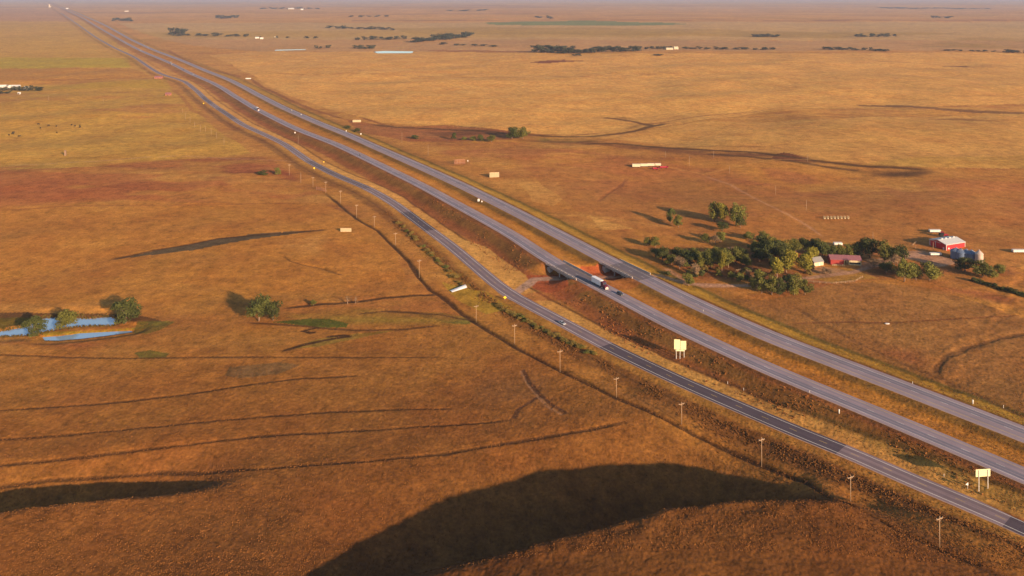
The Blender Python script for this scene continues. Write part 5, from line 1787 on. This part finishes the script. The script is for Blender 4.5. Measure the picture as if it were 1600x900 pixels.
# ------------------------------------------------------------------ grass tufts and roadside scrub
gr = np.random.RandomState(5)


def tufts(name, n, x, y, hgt, wid, mat, blades=3, lean=0.5):
    z = np.empty(n)
    # sit on the rendered ground sheet: use the height function (the sheet's small relief is a few centimetres)
    z[:] = H(x, y) - 0.04
    vs = []; 
    for b_ in range(blades):
        a = gr.uniform(0, 2 * np.pi, n); l = gr.uniform(0, lean, n) * hgt; la = gr.uniform(0, 2 * np.pi, n)
        w = wid * gr.uniform(.6, 1.3, n); hh_ = hgt * gr.uniform(.6, 1.25, n)
        tx = x + np.cos(la) * l; ty = y + np.sin(la) * l
        q_ = np.stack([np.stack([x - np.cos(a) * w, y - np.sin(a) * w, z], 1), np.stack([x + np.cos(a) * w, y + np.sin(a) * w, z], 1),
                       np.stack([tx + np.cos(a) * w * .7, ty + np.sin(a) * w * .7, z + hh_], 1), np.stack([tx - np.cos(a) * w * .7, ty - np.sin(a) * w * .7, z + hh_ * .9], 1)], 1)
        vs.append(q_)
    v = np.concatenate(vs).reshape(-1, 3)
    f = np.arange(len(v)).reshape(-1, 4)
    m_ = bpy.data.meshes.new(name)
    m_.vertices.add(len(v)); m_.vertices.foreach_set('co', v.astype(np.float32).ravel())
    m_.loops.add(len(v)); m_.loops.foreach_set('vertex_index', f.ravel().astype(np.int32))
    m_.polygons.add(len(f)); m_.polygons.foreach_set('loop_start', (np.arange(len(f)) * 4).astype(np.int32)); m_.polygons.foreach_set('loop_total', np.full(len(f), 4, np.int32))
    m_.update(calc_edges=True); m_.materials.append(mat)
    o_ = bpy.data.objects.new(name, m_); col.objects.link(o_)
    tag(o_, None, None, kind='stuff')
    return o_


def offroads(x, y):
    t = x * ux + y * uy; n = x * nx + y * ny
    return np.minimum(np.minimum(np.abs(rd(RA_T, RA_N, t, n)) - HWA, np.abs(rd(RB_T, RB_N, t, n)) - HWB), np.abs(rd(RC_T, RC_N, t, n)) - HWC)


def fol2(name, c, var=.4):
    return simple(name, c, 0.95, var=var, scale=0.25, spec=0.05)


NG = 80000
px_ = gr.uniform(-20, 1620, NG); py_ = 480 + 440 * gr.uniform(0, 1, NG) ** 0.6
dd = CAMH / (py_ - Y_HOR) * F_PX
x_ = (px_ - 800) / F_PX * dd; y_ = dd
k_ = (offroads(x_, y_) > 1.6) & (vn(x_ / 7, y_ / 7, 401) + 0.6 * vn(x_ / 1.9, y_ / 1.9, 402) > -0.7)
x_, y_ = x_[k_], y_[k_]
tufts('dry_grass', len(x_), x_, y_, gr.uniform(.10, .34, len(x_)), 0.15, fol2('grass_tufts', (0.185, 0.078, 0.022)), 2)
# brown scrub in the ditch band left of the old highway and on the embankment
NS = 6500
t_ = gr.uniform(120, 620, NS); n0 = np.interp(t_, RC_T, RC_N) + HWC + 6.5 + gr.gamma(3.0, 1.6, NS)
x_ = t_ * ux + n0 * nx; y_ = t_ * uy + n0 * ny
k_ = vn(x_ / 9, y_ / 9, 411) + 0.5 * vn(x_ / 2.5, y_ / 2.5, 412) > -0.1
x_, y_ = x_[k_], y_[k_]
tufts('ditch_scrub', len(x_), x_, y_, gr.uniform(.2, .6, len(x_)), 0.24, fol2('brown_scrub', (0.165, 0.075, 0.022)), 4, .8)
NS = 3000
t_ = gr.uniform(150, 620, NS); n0 = np.interp(t_, RA_T, RA_N) + HWA + 3 + gr.uniform(0, 20, NS)
x_ = t_ * ux + n0 * nx; y_ = t_ * uy + n0 * ny
k_ = (vn(x_ / 11, y_ / 11, 421) + 0.5 * vn(x_ / 2.5, y_ / 2.5, 422) > 0.1) & (offroads(x_, y_) > 3) & ((t_ < 380) | (t_ > 440))
x_, y_ = x_[k_], y_[k_]
tufts('bank_grass', len(x_), x_, y_, gr.uniform(.25, .7, len(x_)), 0.3, fol2('rusty_bank_grass', (0.22, 0.09, 0.026)), 3, .8)
# reeds round the pond
L_ = PONDS[0][0]; pts_ = []
for a_, b_ in zip(L_, np.roll(L_, -1, 0)):
    m_ = int(np.hypot(*(b_ - a_)) * 5) + 1
    f_ = gr.uniform(0, 1, m_)[:, None]; pts_.append(a_ + (b_ - a_) * f_ + gr.normal(0, 1.3, (m_, 2)))
pts_ = np.concatenate(pts_)
tufts('reeds', len(pts_), pts_[:, 0], pts_[:, 1], gr.uniform(.4, 1.0, len(pts_)), 0.3, fol2('reeds', (0.10, 0.07, 0.02)), 4, .4)

# ------------------------------------------------------------------ haze
q = MB(); q.box(-74000, 74000, -74000, 74000, -60, CAMH + 8)
hz, nt, b = newmat('haze_air')
nt.nodes.remove(b)
vp = nt.nodes.new('ShaderNodeVolumePrincipled')
vp.inputs['Density'].default_value = 4.6e-5
vp.inputs['Color'].default_value = (0.41, 0.52, 0.76, 1)
vp.inputs['Anisotropy'].default_value = 0.0
nt.links.new(vp.outputs[0], nt.nodes['Material Output'].inputs['Volume'])
o = q.build('haze', hz); o['kind'] = 'stuff'


# ------------------------------------------------------------------ labels of look-alikes: told apart by their place in the row
ONES = ['', 'first', 'second', 'third', 'fourth', 'fifth', 'sixth', 'seventh', 'eighth', 'ninth', 'tenth', 'eleventh', 'twelfth', 'thirteenth',
        'fourteenth', 'fifteenth', 'sixteenth', 'seventeenth', 'eighteenth', 'nineteenth']
TENS = {20: 'twent', 30: 'thirt', 40: 'fort', 50: 'fift'}


def ordw(n):
    if n < 20:
        return ONES[n]
    t_, u_ = n // 10 * 10, n % 10
    return TENS[t_] + ('ieth' if u_ == 0 else 'y-' + ONES[u_])


bpy.context.view_layer.update()
same = {}
for o in col.objects:
    if o.parent is None and 'label' in o:
        same.setdefault(o['label'], []).append(o)
for lab, L_ in same.items():
    if len(L_) < 2:
        continue
    L_.sort(key=lambda o: o.location[0] / max(o.location[1], 1.0))
    for k_, o in enumerate(L_):
        q_ = ordw(k_ + 1) + ' from left, ' + lab
        if len(q_.split()) > 16:
            print('LONG', q_)
        o['label'] = q_
print('TREES', NT[0])
